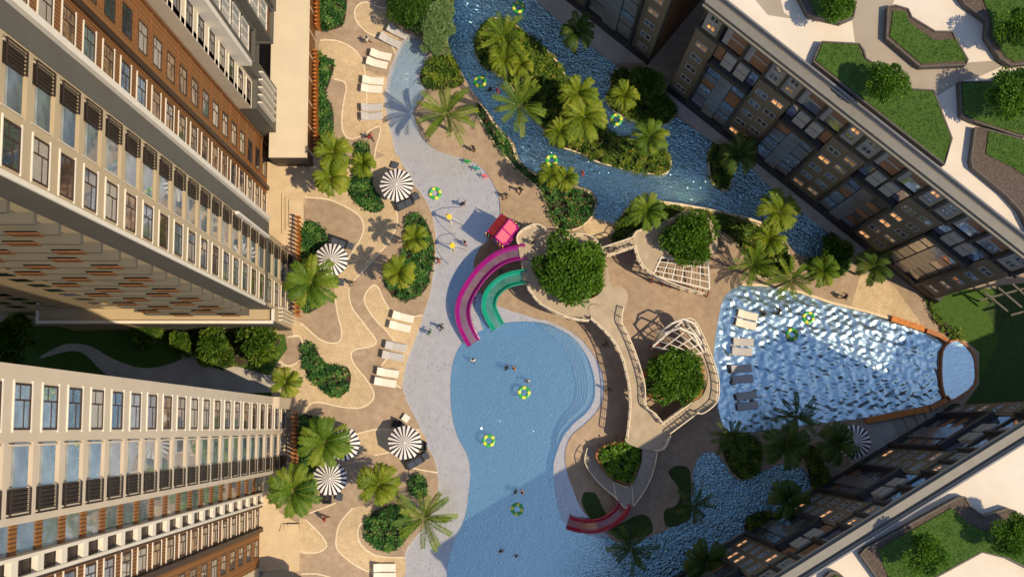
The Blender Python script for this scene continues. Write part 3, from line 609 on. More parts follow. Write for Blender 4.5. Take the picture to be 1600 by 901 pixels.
PL = [
(520,237,34,'plume','y','yellow-green bushy palm beside the cream low roof, upper one of the clump'),
(516,276,34,'plume','y','yellow-green bushy palm casting its shadow on the tan terrace'),
(567,255,24,'plume','y','small bushy palm between the clump and the upper striped parasol'),
(486,441,46,'mid','g','big green palm in front of the slatted screen, leaning over the tower corner'),
(623,424,30,'mid','y','palm in the lower half of the tall oval bed by the beach'),
(648,371,24,'mid','y','small palm in the upper half of the tall oval bed by the beach'),
(446,596,28,'mid','y','small yellow-tipped palm at the corner of the lower white tower'),
(507,690,44,'mid','g','large palm covering part of a striped parasol near the brown slatted screen'),
(458,766,45,'plume','g','large bushy green palm beside the stepped tan terrace'),
(592,757,38,'plume','y','bushy palm between the lower parasols and the round shrub bed'),
(662,808,50,'spiky','g','wide spiky palm spreading over the pale beach at the lower round bed'),
(697,177,50,'spiky','g','wide spiky palm on the brown peninsula between cove and river'),
(812,165,46,'spiky','g','spiky palm arching over the channel beside the big island'),
(787,58,42,'spiky','g','spiky palm at the tip of the big island'),
(790,88,34,'plume','y','yellow bushy palm tucked behind the spiky palm at the island tip'),
(815,100,22,'plume','y','smallest yellow palm on the island tip'),
(914,182,44,'plume','y','largest golden palm in the middle of the big island'),
(903,145,36,'plume','y','golden palm just above the largest one on the island'),
(876,205,28,'plume','y','small golden palm at the island edge over the channel'),
(862,273,24,'plume','y','golden palm on the winding bank bed beside a green ring'),
(884,277,22,'plume','y','second golden palm on the winding bank bed, closer to the water'),
(1012,329,33,'plume','g','palm with yellow tips in the pointed bed by the timber bridge'),
(1016,213,32,'mid','g','bright green palm near the pointed end of the big island'),
(976,149,27,'plume','y','sunlit bushy palm in the shady corner between the two blocks'),
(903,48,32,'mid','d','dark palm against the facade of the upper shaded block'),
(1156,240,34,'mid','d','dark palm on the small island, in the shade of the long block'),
(1218,330,38,'plume','y','golden palm standing at the river edge near the long block'),
(1203,372,30,'plume','y','golden palm directly below the one at the river edge'),
(1178,412,36,'spiky','g','spiky palm between the second deck and the wave pool'),
(1236,437,38,'spiky','g','spiky palm hanging over the white sunlit waves'),
(1287,422,28,'mid','g','palm at the corner of the bluish bush and the sunny path'),
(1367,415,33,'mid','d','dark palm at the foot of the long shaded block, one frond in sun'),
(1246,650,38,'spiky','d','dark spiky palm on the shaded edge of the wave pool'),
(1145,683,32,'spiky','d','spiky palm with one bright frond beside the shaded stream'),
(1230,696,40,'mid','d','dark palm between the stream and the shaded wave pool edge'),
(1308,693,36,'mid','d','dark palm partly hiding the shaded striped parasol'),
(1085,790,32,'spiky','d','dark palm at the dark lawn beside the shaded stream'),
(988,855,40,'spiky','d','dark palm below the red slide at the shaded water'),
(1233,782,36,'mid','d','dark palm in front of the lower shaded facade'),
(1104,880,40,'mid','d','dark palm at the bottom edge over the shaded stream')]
for a in PL: palm(*a)
def tree_proto(seed, mname, n=7800, lobes=18, leaf=.19):
    rng = np.random.default_rng(seed); r = thing('tree', None, 'tree')
    tk = MB(); tk.tube([(0, 0, 0), (.04, .03, .9), (0, .05, 1.9)], .16, 8, r1=.11)
    for k in range(6):
        a = k * 1.05 + .3; tk.tube([(0, .05, 1.5), (.5 * math.cos(a), .5 * math.sin(a), 2.0), (1.0 * math.cos(a), 1.0 * math.sin(a), 2.7)], .07, 6, r1=.03)
    tk.build('trunk', 'bark', r, True)
    th = np.arange(lobes) * 2.399963 + rng.normal(0, .3, lobes); q = np.sqrt((np.arange(lobes) + .4) / lobes)
    L = np.stack([q * 1.12 * np.cos(th), q * 1.12 * np.sin(th), 2.75 + .75 * np.sqrt(np.clip(1 - q * q, 0, 1)) + rng.normal(0, .17, lobes) - .25 * q], 1); L[:, :2] += rng.normal(0, .11, (lobes, 2)); rad = rng.uniform(.30, .72, lobes)
    li = rng.integers(0, lobes, n); d = unit(rng.normal(0, 1, (n, 3)) + (0, 0, .35)); rr = rad[li] * rng.uniform(.55, 1.06, n) ** .6
    C = L[li] + d * rr[:, None] * (1, 1, .85); D = unit(d + rng.normal(0, .6, (n, 3))); Wd = unit(np.cross(D, rng.normal(0, 1, (n, 3))))
    V = leaf_quads(C, D, Wd, leaf * rng.uniform(.7, 1.3, n), leaf * .55 * rng.uniform(.8, 1.2, n), .2)
    t = np.clip(.45 + rng.normal(0, .16, lobes)[li] + rng.normal(0, .16, n), 0, 1); quads_obj('crown', V, t, mname, r)
    return r
TR = {'b': tree_proto(21, 'tree_b'), 'g': tree_proto(22, 'tree_g'), 'b2': tree_proto(23, 'tree_b', 9500, 22, .18), 'p': tree_proto(24, 'shrub_p', 8000, 15, .17), 'd': tree_proto(25, 'shrub_o', 4200, 14, .3)}
tused = set()
def tree(px, py, rad, k, label, z0=0.0, hz=1.0, group=None, name='tree', cat='tree'):
    pr = TR[k]; r = pr if k not in tused else copy_tree(pr); tused.add(k)
    zc = z0 + 2.6 * rad / 30 * hz; zc = min(zc, z0 + 4.5 * hz); s = rad * (H_CAM - zc) / F_PX / 1.62
    x, y = P(px, py, z0 + 2.8 * s * hz); r.location = (x, y, z0); r.scale = (s, s, s * hz); r.rotation_euler = (0, 0, random.uniform(0, 6.28)); r.name = name
    tag(r, label, cat, group); return r
tree(893,424,59,'b2','largest round tree, in the planter of the deck behind the slides',0,.85)
tree(1077,371,46,'b','round tree on the second deck, next to the white net frame and golden palms',0,1)
tree(1058,585,47,'b2','round tree in the orange planter under the net dome by the wave pool',0,.9)
tree(334,540,33,'d','garden tree between the towers, further from the pool',0,1.2)
tree(405,537,34,'d','garden tree between the towers, beside the small lawn',0,1.2)
tree(18,530,42,'d','dark tree in deep shade between the towers at the photo edge',0,1.2)
tree(230,520,26,'d','dark low tree in deep shade under the upper tower wall',0,1.0)
tree(285,535,22,'d','small shaded tree next to the garden path between the towers',0,1.0)
tree(640,14,36,'g','dark green tree at the top edge beside the pale bush',0,.9)
tree(684,28,34,'p','pale green bush overhanging the lazy river bank, upper half',0,.8,name='pale_bush',cat='bush')
tree(681,66,26,'p','pale green bush beside the cove, smaller lower half',0,.8,name='pale_bush',cat='bush')
tree(1305,398,30,'d','bluish dark tree at the river end, against the shaded block',0,.8)
tree(1011,130,30,'d','dark tree in the gap corner between the shaded blocks',0,1)
tree(1030,165,24,'d','small dark tree on the river bank in front of the gap',0,.8)
ROOFZ = 24.3
tree(1387,127,36,'b','tree on the roof garden overlapping the biggest roof lawn',ROOFZ+.5,1)
tree(1305,6,32,'b','tree on the roof garden at the top edge above the pale paving',ROOFZ+.5,1)
tree(1583,146,46,'b2','tree on the roof garden in the lawn with the long shadow, photo edge',ROOFZ+.5,1)
tree(1590,46,38,'b','tree on the roof garden in the upper corner planter',ROOFZ+.5,1)
tree(1447,868,36,'b','tree on the lower roof garden in the middle of its lawn',ROOFZ+.5,1)
tree(1586,838,36,'b2','tree on the lower roof garden beside the mulch planter',ROOFZ+.5,1)
# ================================================================== SHADED BLOCKS WITH ROOF GARDENS
def win_mesh(w, h, frame=.09, pr=.07):
    """double casement in local facade frame: a along, d outwards"""
    f = MB(); fr = ((0, 0), (1, 0), (0, 1))
    f.fbox(fr, -w/2, w/2, 0, pr, -h/2, -h/2 + frame); f.fbox(fr, -w/2, w/2, 0, pr, h/2 - frame, h/2)
    for a in (-w/2, -frame/2, w/2 - frame): f.fbox(fr, a, a + frame, 0, pr - .004, -h/2 + frame, h/2 - frame)
    p = MB(); p.fbox(fr, -w/2 + .02, w/2 - .02, .0, .02, -h/2 + .02, h/2 - .02)
    return f, p
BLOCKS = {}
def block(key, label, g0, g1, end_s, mods, dep, top_first=True):
    """g0->g1 base line; facade faces n; mods: list of (kind, s0, s1)"""
    u = Vector((g1[0] - g0[0], g1[1] - g0[1])); L = u.length; u.normalize()
    n = Vector((-u.y, u.x));
    if n.dot(Vector((0, 0)) - (Vector(g0) + Vector(g1)) / 2) < 0: n = -n
    fr = (g0, tuple(u), tuple(n)); r = thing('apartment_block', label, 'building', (g0[0], g0[1], 0)); ang = math.atan2(u.y, u.x)
    flip = (u.x * n.y - u.y * n.x) < 0
    m = MB(); m.fbox(fr, 0, L, -dep, -.4, 0, 24.2); m.build('core_wall', 'dgrey', r)
    m = MB()                                                   # end walls
    for z in range(8): m.fbox(fr, L, L + .12, -dep + .2, -.6, z * 3 + .25, z * 3 + 2.85); m.fbox(fr, -.12, 0, -dep + .2, -.6, z * 3 + .25, z * 3 + 2.85)
    build_each(m, 'end_wall', 'fin_brown' if key == 'mid' else 'tanwall', r)
    m = MB(); m.fbox(fr, -.1, L + .1, -.4, .18, 0, 1.7); m.build('plinth', 'dgrey', r)
    tp = MB(); dk = MB(); wp = MB(); gl = {k: MB() for k in ('panelblue', 'panelgrey', 'curtain', 'panelbr', 'panelw')}
    wins = []
    rnd = random.Random(hash(key) % 1000 if False else len(key) * 7 + 3)
    for kind, s0, s1 in mods:
        w = s1 - s0
        if kind == 'tan':
            tp.fbox(fr, s0, s1, -.4, .10, 1.7, 18.2); tp.fbox(fr, s0 - .06, s1 + .06, .10, .2, 18.05, 18.25)
            cols = [s0 + w / 2] if w < 2.4 else [s0 + w * .27, s0 + w * .73]
            for ci, c in enumerate(cols):
                for k in range(5): wins.append((c, 3.4 + k * 3.05 + (.0 if ci % 2 == 0 else .5), .10, 1.05, 1.15))
        else:
            # dark framed curtain glass box, five floors
            z0, z1 = 1.9, 14.2
            dk.fbox(fr, s0, s0 + .22, -.4, .55, z0, z1 + .3); dk.fbox(fr, s1 - .22, s1, -.4, .55, z0, z1 + .3); dk.fbox(fr, s0 + .22, s1 - .22, -.4, .55, z1, z1 + .9)
            nx = 3; rows = 4; cw = (w - .44) / nx; ch = (z1 - z0) / rows
            pal = ['panelblue', 'curtain', 'panelbr', 'curtain', 'curtain', 'panelgrey', 'panelgrey', 'curtain', 'panelblue', 'panelbr', 'curtain', 'panelblue', 'litdim']
            for i in range(nx):
                for j in range(rows):
                    c = 'curtain' if i == 1 else rnd.choice(pal[:-1])
                    a0 = s0 + .22 + i * cw; zz = z0 + j * ch
                    gl[c].fbox(fr, a0 + .02, a0 + cw - .02, -.2, (.02 if i != 1 else .16), zz + .03, zz + ch * .5 - .03)
                    c = 'curtain' if i == 1 else rnd.choice(pal[:-1])
                    gl[c].fbox(fr, a0 + .02, a0 + cw - .02, -.2, (.02 if i != 1 else .16), zz + ch * .5 + .03, zz + ch - .03)
                    if j: dk.fbox(fr, a0, a0 + cw, -.2, .06, zz - .03, zz + .03)
            # upper link storey: glass each side of a pale cross
            c0 = (s0 + s1) / 2
            dk.fbox(fr, s0, s1, -.4, -.05, 15.1, 18.6)
            for q in (-1, 1):
                for zz in (15.35, 17.0):
                    wp.fbox(fr, c0 + q * .62 - .5, c0 + q * .62 + .5, -.05, .25, zz, zz + 1.35)
                a = sorted((c0 + q * 1.25, c0 + q * (w / 2 - .12))); gl['panelblue' if rnd.random() < .6 else 'panelbr'].fbox(fr, a[0], a[1], -.05, .04, 15.4, 18.3)
    # top storey
    dk.fbox(fr, 0, L, -.4, .10, 18.3, 18.9)
    s = mods[0][1] - (0 if mods[0][0] == 'tan' else 0)
    def white(c, w=1.35):
        wp.fbox(fr, c - w / 2, c + w / 2, -.4, .12, 19.1, 23.2); dk.fbox(fr, c + w / 2 + .02, c + w / 2 + .24, -.4, .45, 18.9, 23.6)
        wins.append((c, 22.2, .12, .8, 1.0)); wins.append((c, 20.4, .12, .8, 1.0))
    def glassy(c, w=1.85):
        gl['panelw'].fbox(fr, c - w / 2, c - w / 2 + .5, -.3, .02, 19.1, 23.1); gl['panelw'].fbox(fr, c - w / 2 + .5, c + w / 2, -.3, .05, 21.0, 21.3)
        gl['panelbr'].fbox(fr, c - w / 2 + .5, c + w / 2, -.3, .0, 21.3, 23.1); gl[rnd.choice(['panelgrey', 'panelblue', 'panelbr'])].fbox(fr, c - w / 2 + .5, c + w / 2, -.3, .0, 19.1, 21.0)
        dk.fbox(fr, c + w / 2 + .02, c + w / 2 + .24, -.4, .45, 18.9, 23.6)
    for kind, s0, s1 in mods:
        if kind == 'tan':
            if s1 - s0 < 2.4: white((s0 + s1) / 2)
            else: white(s0 + .75); white(s1 - .75)
        else: glassy(s0 + (s1 - s0) * .26); glassy(s0 + (s1 - s0) * .76)
    dk.fbox(fr, -.1, L + .1, -.4, .5, 23.6, 23.95)
    build_each(tp, 'taupe_panel', 'tanwall', r); build_each(dk, 'dark_frame', 'dgrey', r); build_each(wp, 'pale_panel', 'panelw', r)
    for k, b in gl.items():
        if b.f: build_each(b, {'panelblue': 'blue_glass', 'panelgrey': 'grey_glass', 'curtain': 'curtain_panel', 'panelbr': 'rust_panel', 'panelw': 'pale_strip'}[k], k, r)
    c = MB()
    c.fbox(fr, -.2, L + .2, -.4, .62, 23.95, 24.25); c.fbox(fr, -.2, L + .2, -.15, .42, 24.25, 24.62); c.build('cornice', 'rail_steel', r)
    c = MB(); c.fbox(fr, 0, L, -dep, -.42, 24.2, ROOFZ); c.build('roof', 'roofcream', r)
    c = MB(); c.fbox(fr, 0, L, -.62, -.5, ROOFZ, ROOFZ + .55); c.build('roof_guard', 'curtain', r)
    meshes = {}
    for c0, zc, d, w, h in wins:
        k = (w, h)
        lit = rnd.random()
        pm = 'lit' if lit < .17 else ('litdim' if lit < .27 else 'glass')
        if (k, pm) not in meshes:
            f, p = win_mesh(w, h); fo = f.build('window', 'panelw', None); po = p.build('pane', pm, None); po.parent = fo; meshes[(k, pm)] = fo; o = fo
        else: o = copy_tree(meshes[(k, pm)])
        o.parent = r; o.location = (u.x * c0 + n.x * d, u.y * c0 + n.y * d, zc); o.rotation_euler = (0, 0, ang); o.scale = (1, -1 if flip else 1, 1)
    BLOCKS[key] = (r, fr, L); return r
G0, G1 = P(1044, 141), P(1459, 471)
block('long', 'long dark apartment block with lit windows and a sunny roof garden beside the lazy river', G0, G1, 0,
      [('tan', 0, 2.0), ('glass', 2.0, 6.1), ('tan', 6.1, 9.1), ('glass', 9.1, 13.1), ('tan', 13.1, 16.2), ('glass', 16.2, 20.3), ('tan', 20.3, 23.4), ('glass', 23.4, 27.5), ('tan', 27.5, 29.6)], 14)
a = P(1012, 99); d = Vector(G1) - Vector(G0); d.normalize(); a0 = (a[0] - d.x * 21.2, a[1] - d.y * 21.2)
block('mid', 'dark apartment block at the top edge with a brown end wall facing the gap', a0, a, 0,
      [('glass', 0, 3.9), ('tan', 3.9, 6.9), ('glass', 6.9, 10.9), ('tan', 10.9, 14.0), ('glass', 14.0, 19.2), ('tan', 19.2, 21.2)], 14)
a = Vector(P(1489, 634)); dd = Vector((-.857, -.5145)); b_ = a + dd * 37.0
block('lowblk', 'dark apartment block in the lower corner whose roof edge is lit by the sun', tuple(b_), tuple(a), 0,
      [('glass', .0, 5.1), ('tan', 5.1, 8.2), ('glass', 8.2, 12.3), ('tan', 12.3, 15.4), ('glass', 15.4, 19.5), ('tan', 19.5, 22.6), ('glass', 22.6, 26.7), ('tan', 26.7, 29.8), ('glass', 29.8, 35.0), ('tan', 35.0, 37.0)], 14)
# unseen block added off-frame, outline shaped to cast the lawn's shade
m = MB(); e0 = P(1708, 650); r = thing('apartment_block', 'unseen block added beyond the frame to shade the lawn by the small pool', 'building', (e0[0], e0[1], 0))
m.prism([P(*q) for q in ((1628,684),(1660,633),(1690,635),(1740,655),(1785,635),(1795,632),(1797,545),(2050,545),(2050,900),(1650,900))], 0, 24.5); m.build('wall', 'tanwall', r)
# ------------------------------------------------------------------ roof gardens
def rfield(name, pts, z, m, parent=None, n=1):
    f = MB(); f.sheet([plan(pts, z, n)], z); o = f.build(name, m, parent); return o
RB = BLOCKS['long'][0]; RD = BLOCKS['lowblk'][0]
rfield('roof_path', [(1330,-10),(1331,30),(1336,66),(1343,67),(1352,90),(1369,100),(1424,140),(1450,139),(1449,160),(1500,128),(1530,120),(1575,100),(1565,94),(1512,98),(1440,105),(1395,70),(1387,55),(1395,8),(1400,-10)], ROOFZ + .004, 'rooftaupe', RB)
rfield('roof_path', [(1215,-20),(1225,20),(1240,30),(1200,24),(1180,0),(1170,-20)], ROOFZ + .004, 'rooftaupe', RB)
def planter(label, outer, lawn, h=.75, mulch=True, lz=None):
    z1 = ROOFZ + h; o = ccw(plan(outer, z1, 1)); cx = sum(q[0] for q in o) / len(o); cy = sum(q[1] for q in o) / len(o)
    r = thing('roof_planter', label, 'planter', (cx, cy, ROOFZ)); r['group'] = 'raised planters on the roof gardens'
    inn = offset(o, .11); w = MB(); w.ring(o, inn, ROOFZ + .002, z1); w.build('wall', 'stonedark', r)
    s = MB(); s.sheet([inn], z1 - .12); s.build('mulch', 'brownsoil', r)
    l = MB(); lp = ccw(plan(lawn, z1, 1)); l.prism(lp, z1 - .119, z1 - .03); l.build('lawn', 'lawn', r)
    n = int(area(lp) * 70); X, Y, Z, a = clumps(n, lp, .10, .05, .8)
    V = leaves_at(X, Y, z1 - .06 + Z * .3, 2, .12, .05, .9, .1); V = V - np.array([cx, cy, ROOFZ]); quads_obj('grass', V, np.clip(RNG.normal(.5, .25, len(V)), 0, 1), 'tree_g', r)
    return r
planter('biggest roof planter, a long lawn along the parapet with a tree over its edge', [(1271,97),(1274,86),(1284,64),(1343,67),(1351,78),(1354,90),(1369,100),(1426,138),(1460,140),(1489,216),(1476,258)], [(1275,94),(1286,67),(1341,70),(1350,92),(1368,103),(1424,141),(1458,143),(1486,216),(1474,254)])
planter('roof planter shaped like a bent arrow with a mulch strip, standing free in the paving', [(1385,60),(1387,10),(1399,7),(1420,13),(1426,26),(1462,48),(1489,48),(1495,60),(1514,93),(1510,102),(1438,105)], [(1391,57),(1396,17),(1416,18),(1420,34),(1459,63),(1497,61),(1511,94),(1440,99)])
planter('roof planter with a rounded corner at the top edge under a tree', [(1240,-20),(1262,22),(1275,27),(1314,36),(1335,27),(1338,12),(1330,-20)], [(1258,-18),(1277,24),(1313,32),(1332,24),(1334,10),(1326,-18)])
planter('roof planter in the upper corner with a hedge-like rim beside the shaded paving', [(1490,-20),(1508,7),(1542,33),(1540,57),(1563,92),(1580,103),(1640,95),(1640,-20)], [(1530,-15),(1550,30),(1550,55),(1572,88),(1585,96),(1635,88),(1635,-15)])
planter('roof planter holding a lawn with the rounded pale kerb, by the photo edge', [(1499,127),(1550,126),(1600,110),(1640,110),(1640,205),(1598,214),(1590,213),(1519,189),(1502,180)], [(1503,130),(1551,129),(1600,113),(1636,113),(1636,200),(1598,210),(1520,185),(1506,177)])
planter('roof planter with a wide mulch strip and a small lawn, lowest on the long roof', [(1524,198),(1546,202),(1640,228),(1640,420),(1595,330),(1572,305),(1520,262),(1517,250)], [(1546,204),(1600,217),(1636,228),(1636,300),(1585,262),(1541,240)])
planter('roof planter on the lower block, lawn with a wavy mulch border and two trees', [(1344,866),(1352,856),(1497,776),(1509,775),(1520,792),(1538,805),(1575,793),(1588,797),(1600,812),(1640,830),(1640,905),(1575,873),(1535,863),(1440,915),(1390,930)], [(1372,858),(1488,793),(1510,815),(1540,830),(1575,818),(1636,838),(1636,900),(1573,870),(1534,860),(1478,893),(1430,915),(1398,925)])
planter('dark corner of a planter peeping in at the bottom edge of the lower roof', [(1290,900),(1298,893),(1310,893),(1322,903),(1326,930),(1285,930)], [(1296,903),(1308,898),(1316,908),(1318,925),(1295,925)])
# pergola in the dark corner behind the long block
pg = thing('pergola', 'dim flat pergola frame in the dark corner below the long block', 'pergola', (*P(1590, 455), 0))
m = MB()
def beam(m, a, b, z, w=.16, h=.22):
    p, q = Vector(P(*a, z)), Vector(P(*b, z)); t = (q - p).normalized(); s = Vector((-t.y, t.x)) * w / 2
    m.hexa([(*(p - s), z - h), (*(q - s), z - h), (*(q + s), z - h), (*(p + s), z - h)], [(*(p - s), z), (*(q - s), z), (*(q + s), z), (*(p + s), z)])
for a, b in (((1531,469),(1640,440)),((1580,492),(1660,470))): beam(m, a, b, 2.7)
m.build('beam', 'grey', pg); m = MB()
for a, b in (((1538,456),(1575,486)),((1560,449),(1597,480)),((1582,443),(1622,478))): beam(m, a, b, 2.93)
m.build('rafter', 'grey', pg); m = MB()
for q in ((1536,468),(1600,450),(1585,490)):
    x, y = P(*q, 1.2); m.box(x - .06, x + .06, y - .06, y + .06, 0, 2.48)
m.build('post', 'dgrey', pg)
# ================================================================== THE TWO SUNLIT TOWERS
FH = 3.1
def fr_x(x): return ((x, 0), (0, 1), (1, 0))      # facade facing +X, along = world Y
def rows(zmax): return int(zmax / FH)
def gy(r, slope): return P(800 - r, 667 + slope * r)[1]   # world y of a bay edge on the plane at radius r
def gx(r): return P(800 - r, 667)[0]
def casement(fr, root, a0, a1, z, ks, fin=None, panem='glassl', tone='dbrown', sill=None, h=1.85, muntin=True, finw=.09, find=.055):
    """window parts repeated up the floors; built once and copied"""
    f = MB(); w = a1 - a0
    f.fbox(fr, a0, a0 + .09, -.12, .02, z, z + h); f.fbox(fr, a1 - .09, a1, -.12, .02, z, z + h)
    f.fbox(fr, a0 + .09, a1 - .09, -.12, .02, z, z + .09); f.fbox(fr, a0 + .09, a1 - .09, -.12, .02, z + h - .09, z + h)
    if muntin:
        f.fbox(fr, a0 + w * .62, a0 + w * .62 + .07, -.12, .0, z + .09, z + h - .09); f.fbox(fr, a0 + .09, a0 + w * .62, -.12, .0, z + h * .36, z + h * .36 + .07)
        f.fbox(fr, a0 + w * .62 + .07, a1 - .09, -.12, .0, z + h * .6, z + h * .6 + .06)
    fo = f.build('window', tone, root); p = MB(); p.fbox(fr, a0 + .03, a1 - .03, -.16, -.02, z + .03, z + h - .03); p.build('pane', panem, fo, org=root_loc(root))
    if fin:
        b = MB()
        for c in (z - finw - .01, z + h + .01): b.fbox(fr, a0 - .1, a1 + .12, -.1, find, c, c + finw)
        build_each(b, 'ledge', fin, fo)
    for k in ks[1:]:
        c = copy_tree(fo); c.parent = root; c.location = (0, 0, FH * (k - ks[0]))
        for ch in c.children:
            if ch.name.startswith('pane'):
                ch.material_slots[0].link = 'OBJECT'; ch.material_slots[0].material = M[random.choice([panem, panem, 'glass', 'glass', 'glassl', 'blind', 'litdim', 'dimroom'])]
    return fo
def balcony(fr, root, a0, a1, z, ks, rail_span=(0, 1), depth=.1, wallm='lightw'):
    """railing and glazed door of a recessed loggia"""
    w = a1 - a0; b0 = a0 + w * rail_span[0]; b1 = a0 + w * rail_span[1]
    g_ = MB(); g_.fbox(fr, a0 + .03, b0 - .03 if rail_span[0] else a1 - .03, -.2, -depth, z + .25, z + 1.75) if rail_span[0] else g_.fbox(fr, b1 + .03, a1 - .03, -.2, -depth, z + .25, z + 1.75); 
    d = g_.build('balcony_door', 'glassl', root); f = MB()
    for t in (.02, .97): f.fbox(fr, a0 + (w - .08) * t, a0 + (w - .08) * t + .08, -depth, -depth + .06, z + .1, z + 2.4)
    build_each(f, 'door_frame', 'lightw', d)
    r_ = MB(); r_.fbox(fr, b0, b1, .004, .05, z + 2.2, z + 2.3); r_.fbox(fr, b0, b1, .004, .05, z + .1, z + .18); r_.fbox(fr, b0 + .02, b1 - .02, -.2, -.14, z + .05, z + 2.35)
    n = max(4, int((b1 - b0) / .16))
    for i in range(n + 1): c = b0 + (b1 - b0 - .03) * i / n; r_.fbox(fr, c, c + .04, .006, .04, z + .18, z + 2.2)
    ro = r_.build('railing', 'railm', root)
    for k in ks[1:]:
        for o in (d, ro): c = copy_tree(o); c.parent = root; c.location = (0, 0, FH * (k - ks[0]))
def openwall(root, fr, a0, a1, wins, zl, ks, m, name='wall', h=1.85, thick=.35, zs=.6, zt=None, extra=None):
    """a real wall with openings: piers between and spandrels above/below each window column"""
    w = MB(); edges = [a0]
    for b0, b1 in wins: edges += [b0, b1]
    edges.append(a1); top = zl[1]
    for i in range(0, len(edges), 2): w.fbox(fr, edges[i], edges[i + 1], -thick, 0, zl[0], top)
    for b0, b1 in wins:
        prev = zl[0]
        for k in ks: w.fbox(fr, b0, b1, -thick, -.004, prev, k * FH + zs); prev = k * FH + zs + h
        w.fbox(fr, b0, b1, -thick, -.004, prev, top)
    return w.build(name, m, root)
TOP = 74.4; KS = list(range(0, 24))
# ---------------------------------------------------------------- upper tower
xa = gx(347)
ta = thing('apartment_tower', 'taller looking beige and brown tower in the upper corner with a long shadowed side wall', 'building', (xa, gy(347, -.49), 0))
yb = [gy(347, s) for s in (-.49, -.315, -.0, )]
y0 = gy(347, -.49); y1 = gy(347, -.545); 
def Y(r, s): return gy(r, -s)
S0, S1, S2, S3 = Y(347, .49), Y(347, .615), Y(347, .7675), Y(347, .825)
fa = fr_x(xa)
mm = MB(); mm.box(xa - 28, xa - .95, S0 + .02, S3 - .02, 0, TOP); mm.build('core_wall', 'beige', ta)
# corner bay with framed windows, loggia bay, grey edge strip
wc = (S0 + .37, S0 + 2.2)
openwall(ta, fa, S0, S1, [wc], (0, TOP), KS, 'beige'); casement(fa, ta, *wc, .6, KS, 'white', 'glassl')
lg0, lg1 = S1 + .14, S2 - .12
openwall(ta, fa, S1, S2, [(lg0, lg1)], (0, TOP), KS, 'beige', h=2.62, zs=.12); balcony(fa, ta, lg0, lg1, .12, KS, (.64, 1))
m = MB()
m.fbox(fa, lg0 - .02, lg1 + .02, -.9, -.21, 0, TOP); m.build('loggia_back', 'beige', ta)
m = MB(); m.fbox(fa, S2 - .0, S3, -.9, .06, 12.6, TOP); m.fbox(fa, S0 - .0, S3, .0, .07, 11.7, 12.6); m.build('grey_strip', 'grey', ta)
m = MB(); m.fbox(fa, S3, S3 + .32, -2.4, .35, 12.6, TOP); m.fbox(fa, S2 - .22, S2 - .02, .0, .3, 12.6, 24); m.fbox(fa, S0 - .06, S0 + .16, 0, .12, 12.6, TOP); m.build('white_edge', 'white', ta)
# south side: grey corner, balconies in shade, beige end
ys = S0; frs = ((xa, ys), (-1, 0), (0, -1))
m = MB(); m.fbox(frs, .0, 1.85, 0, .05, 9, TOP); m.build('grey_side', 'grey', ta)
m = MB()
for k in range(3, 24):
    m.fbox(frs, 1.9, 10.2, .03, .55, k * FH - .3, k * FH + .06)
build_each(m, 'side_ledge', 'grey', ta); m = MB()
for k in range(3, 24):
    for c in ((2.6, 6.4) if k % 2 else (3.9, 8.1)): m.fbox(frs, c, c + 1.5, .56, .62, k * FH - .28, k * FH + .75)
build_each(m, 'side_railing', 'fin_brown', ta); m = MB(); d_ = MB()
for k in range(3, 24):
    for c in (2.7, 5.3, 8.0): m.fbox(frs, c, c + 1.3, .0, .03, k * FH + .1, k * FH + 2.3)
    for c in (12, 17, 19.5, 22): d_.fbox(frs, c, c + 1.2, 0, .03, k * FH + .6, k * FH + 2.2)
build_each(m, 'side_door', 'glass', ta); build_each(d_, 'side_window', 'glass', ta)
m = MB(); m.fbox(frs, 1.86, 10.3, .0, .02, 9, TOP); m.build('shaded_side', 'beige', ta)
# podium under the tower
py = P(461, 516)[1]
m = MB(); m.box(xa - 19, xa - .4, py, S0 + .02, 0, 8.75); m.build('podium', 'beige', ta)
m = MB(); m.box(xa - 19.1, xa + .02, py - .12, py + .12, 8.75, 9.1); m.box(xa - .1, xa + .12, py + .12, S0, 8.75, 9.1); m.box(xa - 19.1, xa - 18.9, py + .12, S0 - .1, 8.75, 9.1); m.build('podium_edge', 'white', ta)
m = MB(); m.box(xa - .39, xa + .0, py + .0, py + .14, 0, 8.75); m.box(xa - 12, xa - .39, py - .03, py - .001, .2, 8.6); m.build('podium_side', 'grey', ta)
frp = fr_x(xa + .0)
m = MB(); m.fbox(frp, py + .14, S0 - .0, -.38, -.002, 0, 8.75); m.build('podium_front', 'beige', ta)
m = MB()
for i in range(4): m.fbox(frp, py + .35 + i * .32, py + .45 + i * .32, 0, .35, .2, 6.5)
build_each(m, 'podium_fin', 'white', ta)
# upper bays, set back: white finned siding, then plain brown
x3 = gx(390); f3 = fr_x(x3); B0 = S3 + .32; B1 = Y(390, .97); B2 = Y(390, 1.135)
mm = MB(); mm.box(x3 - 24, x3 - .33, S3 + .3, B2 + .1, 0, TOP); mm.build('core_wall', 'fin_brown', ta)
w3 = (Y(390, .84), Y(390, .925)); 
openwall(ta, f3, B0 - .3, B1, [w3], (0, TOP), KS, 'siding', 'siding_wall'); casement(f3, ta, *w3, .6, KS, 'white', 'glass', find=.06, finw=.09)
w4 = (Y(390, .99), Y(390, 1.07))
m = MB(); m.fbox(f3, B1 - .55, B1 - .2, -.1, .22, 0, TOP); m.build('dark_beam', 'dbrown', ta)
openwall(ta, f3, B1, B2, [w4], (0, TOP), KS, 'brownwall', 'brown_wall'); casement(f3, ta, *w4, .6, KS, None, 'glass')
m = MB(); 
for k in range(1, 24): m.fbox(f3, B1 + .5, B2 - .3, 0, .09, k * FH - .06, k * FH + .02)
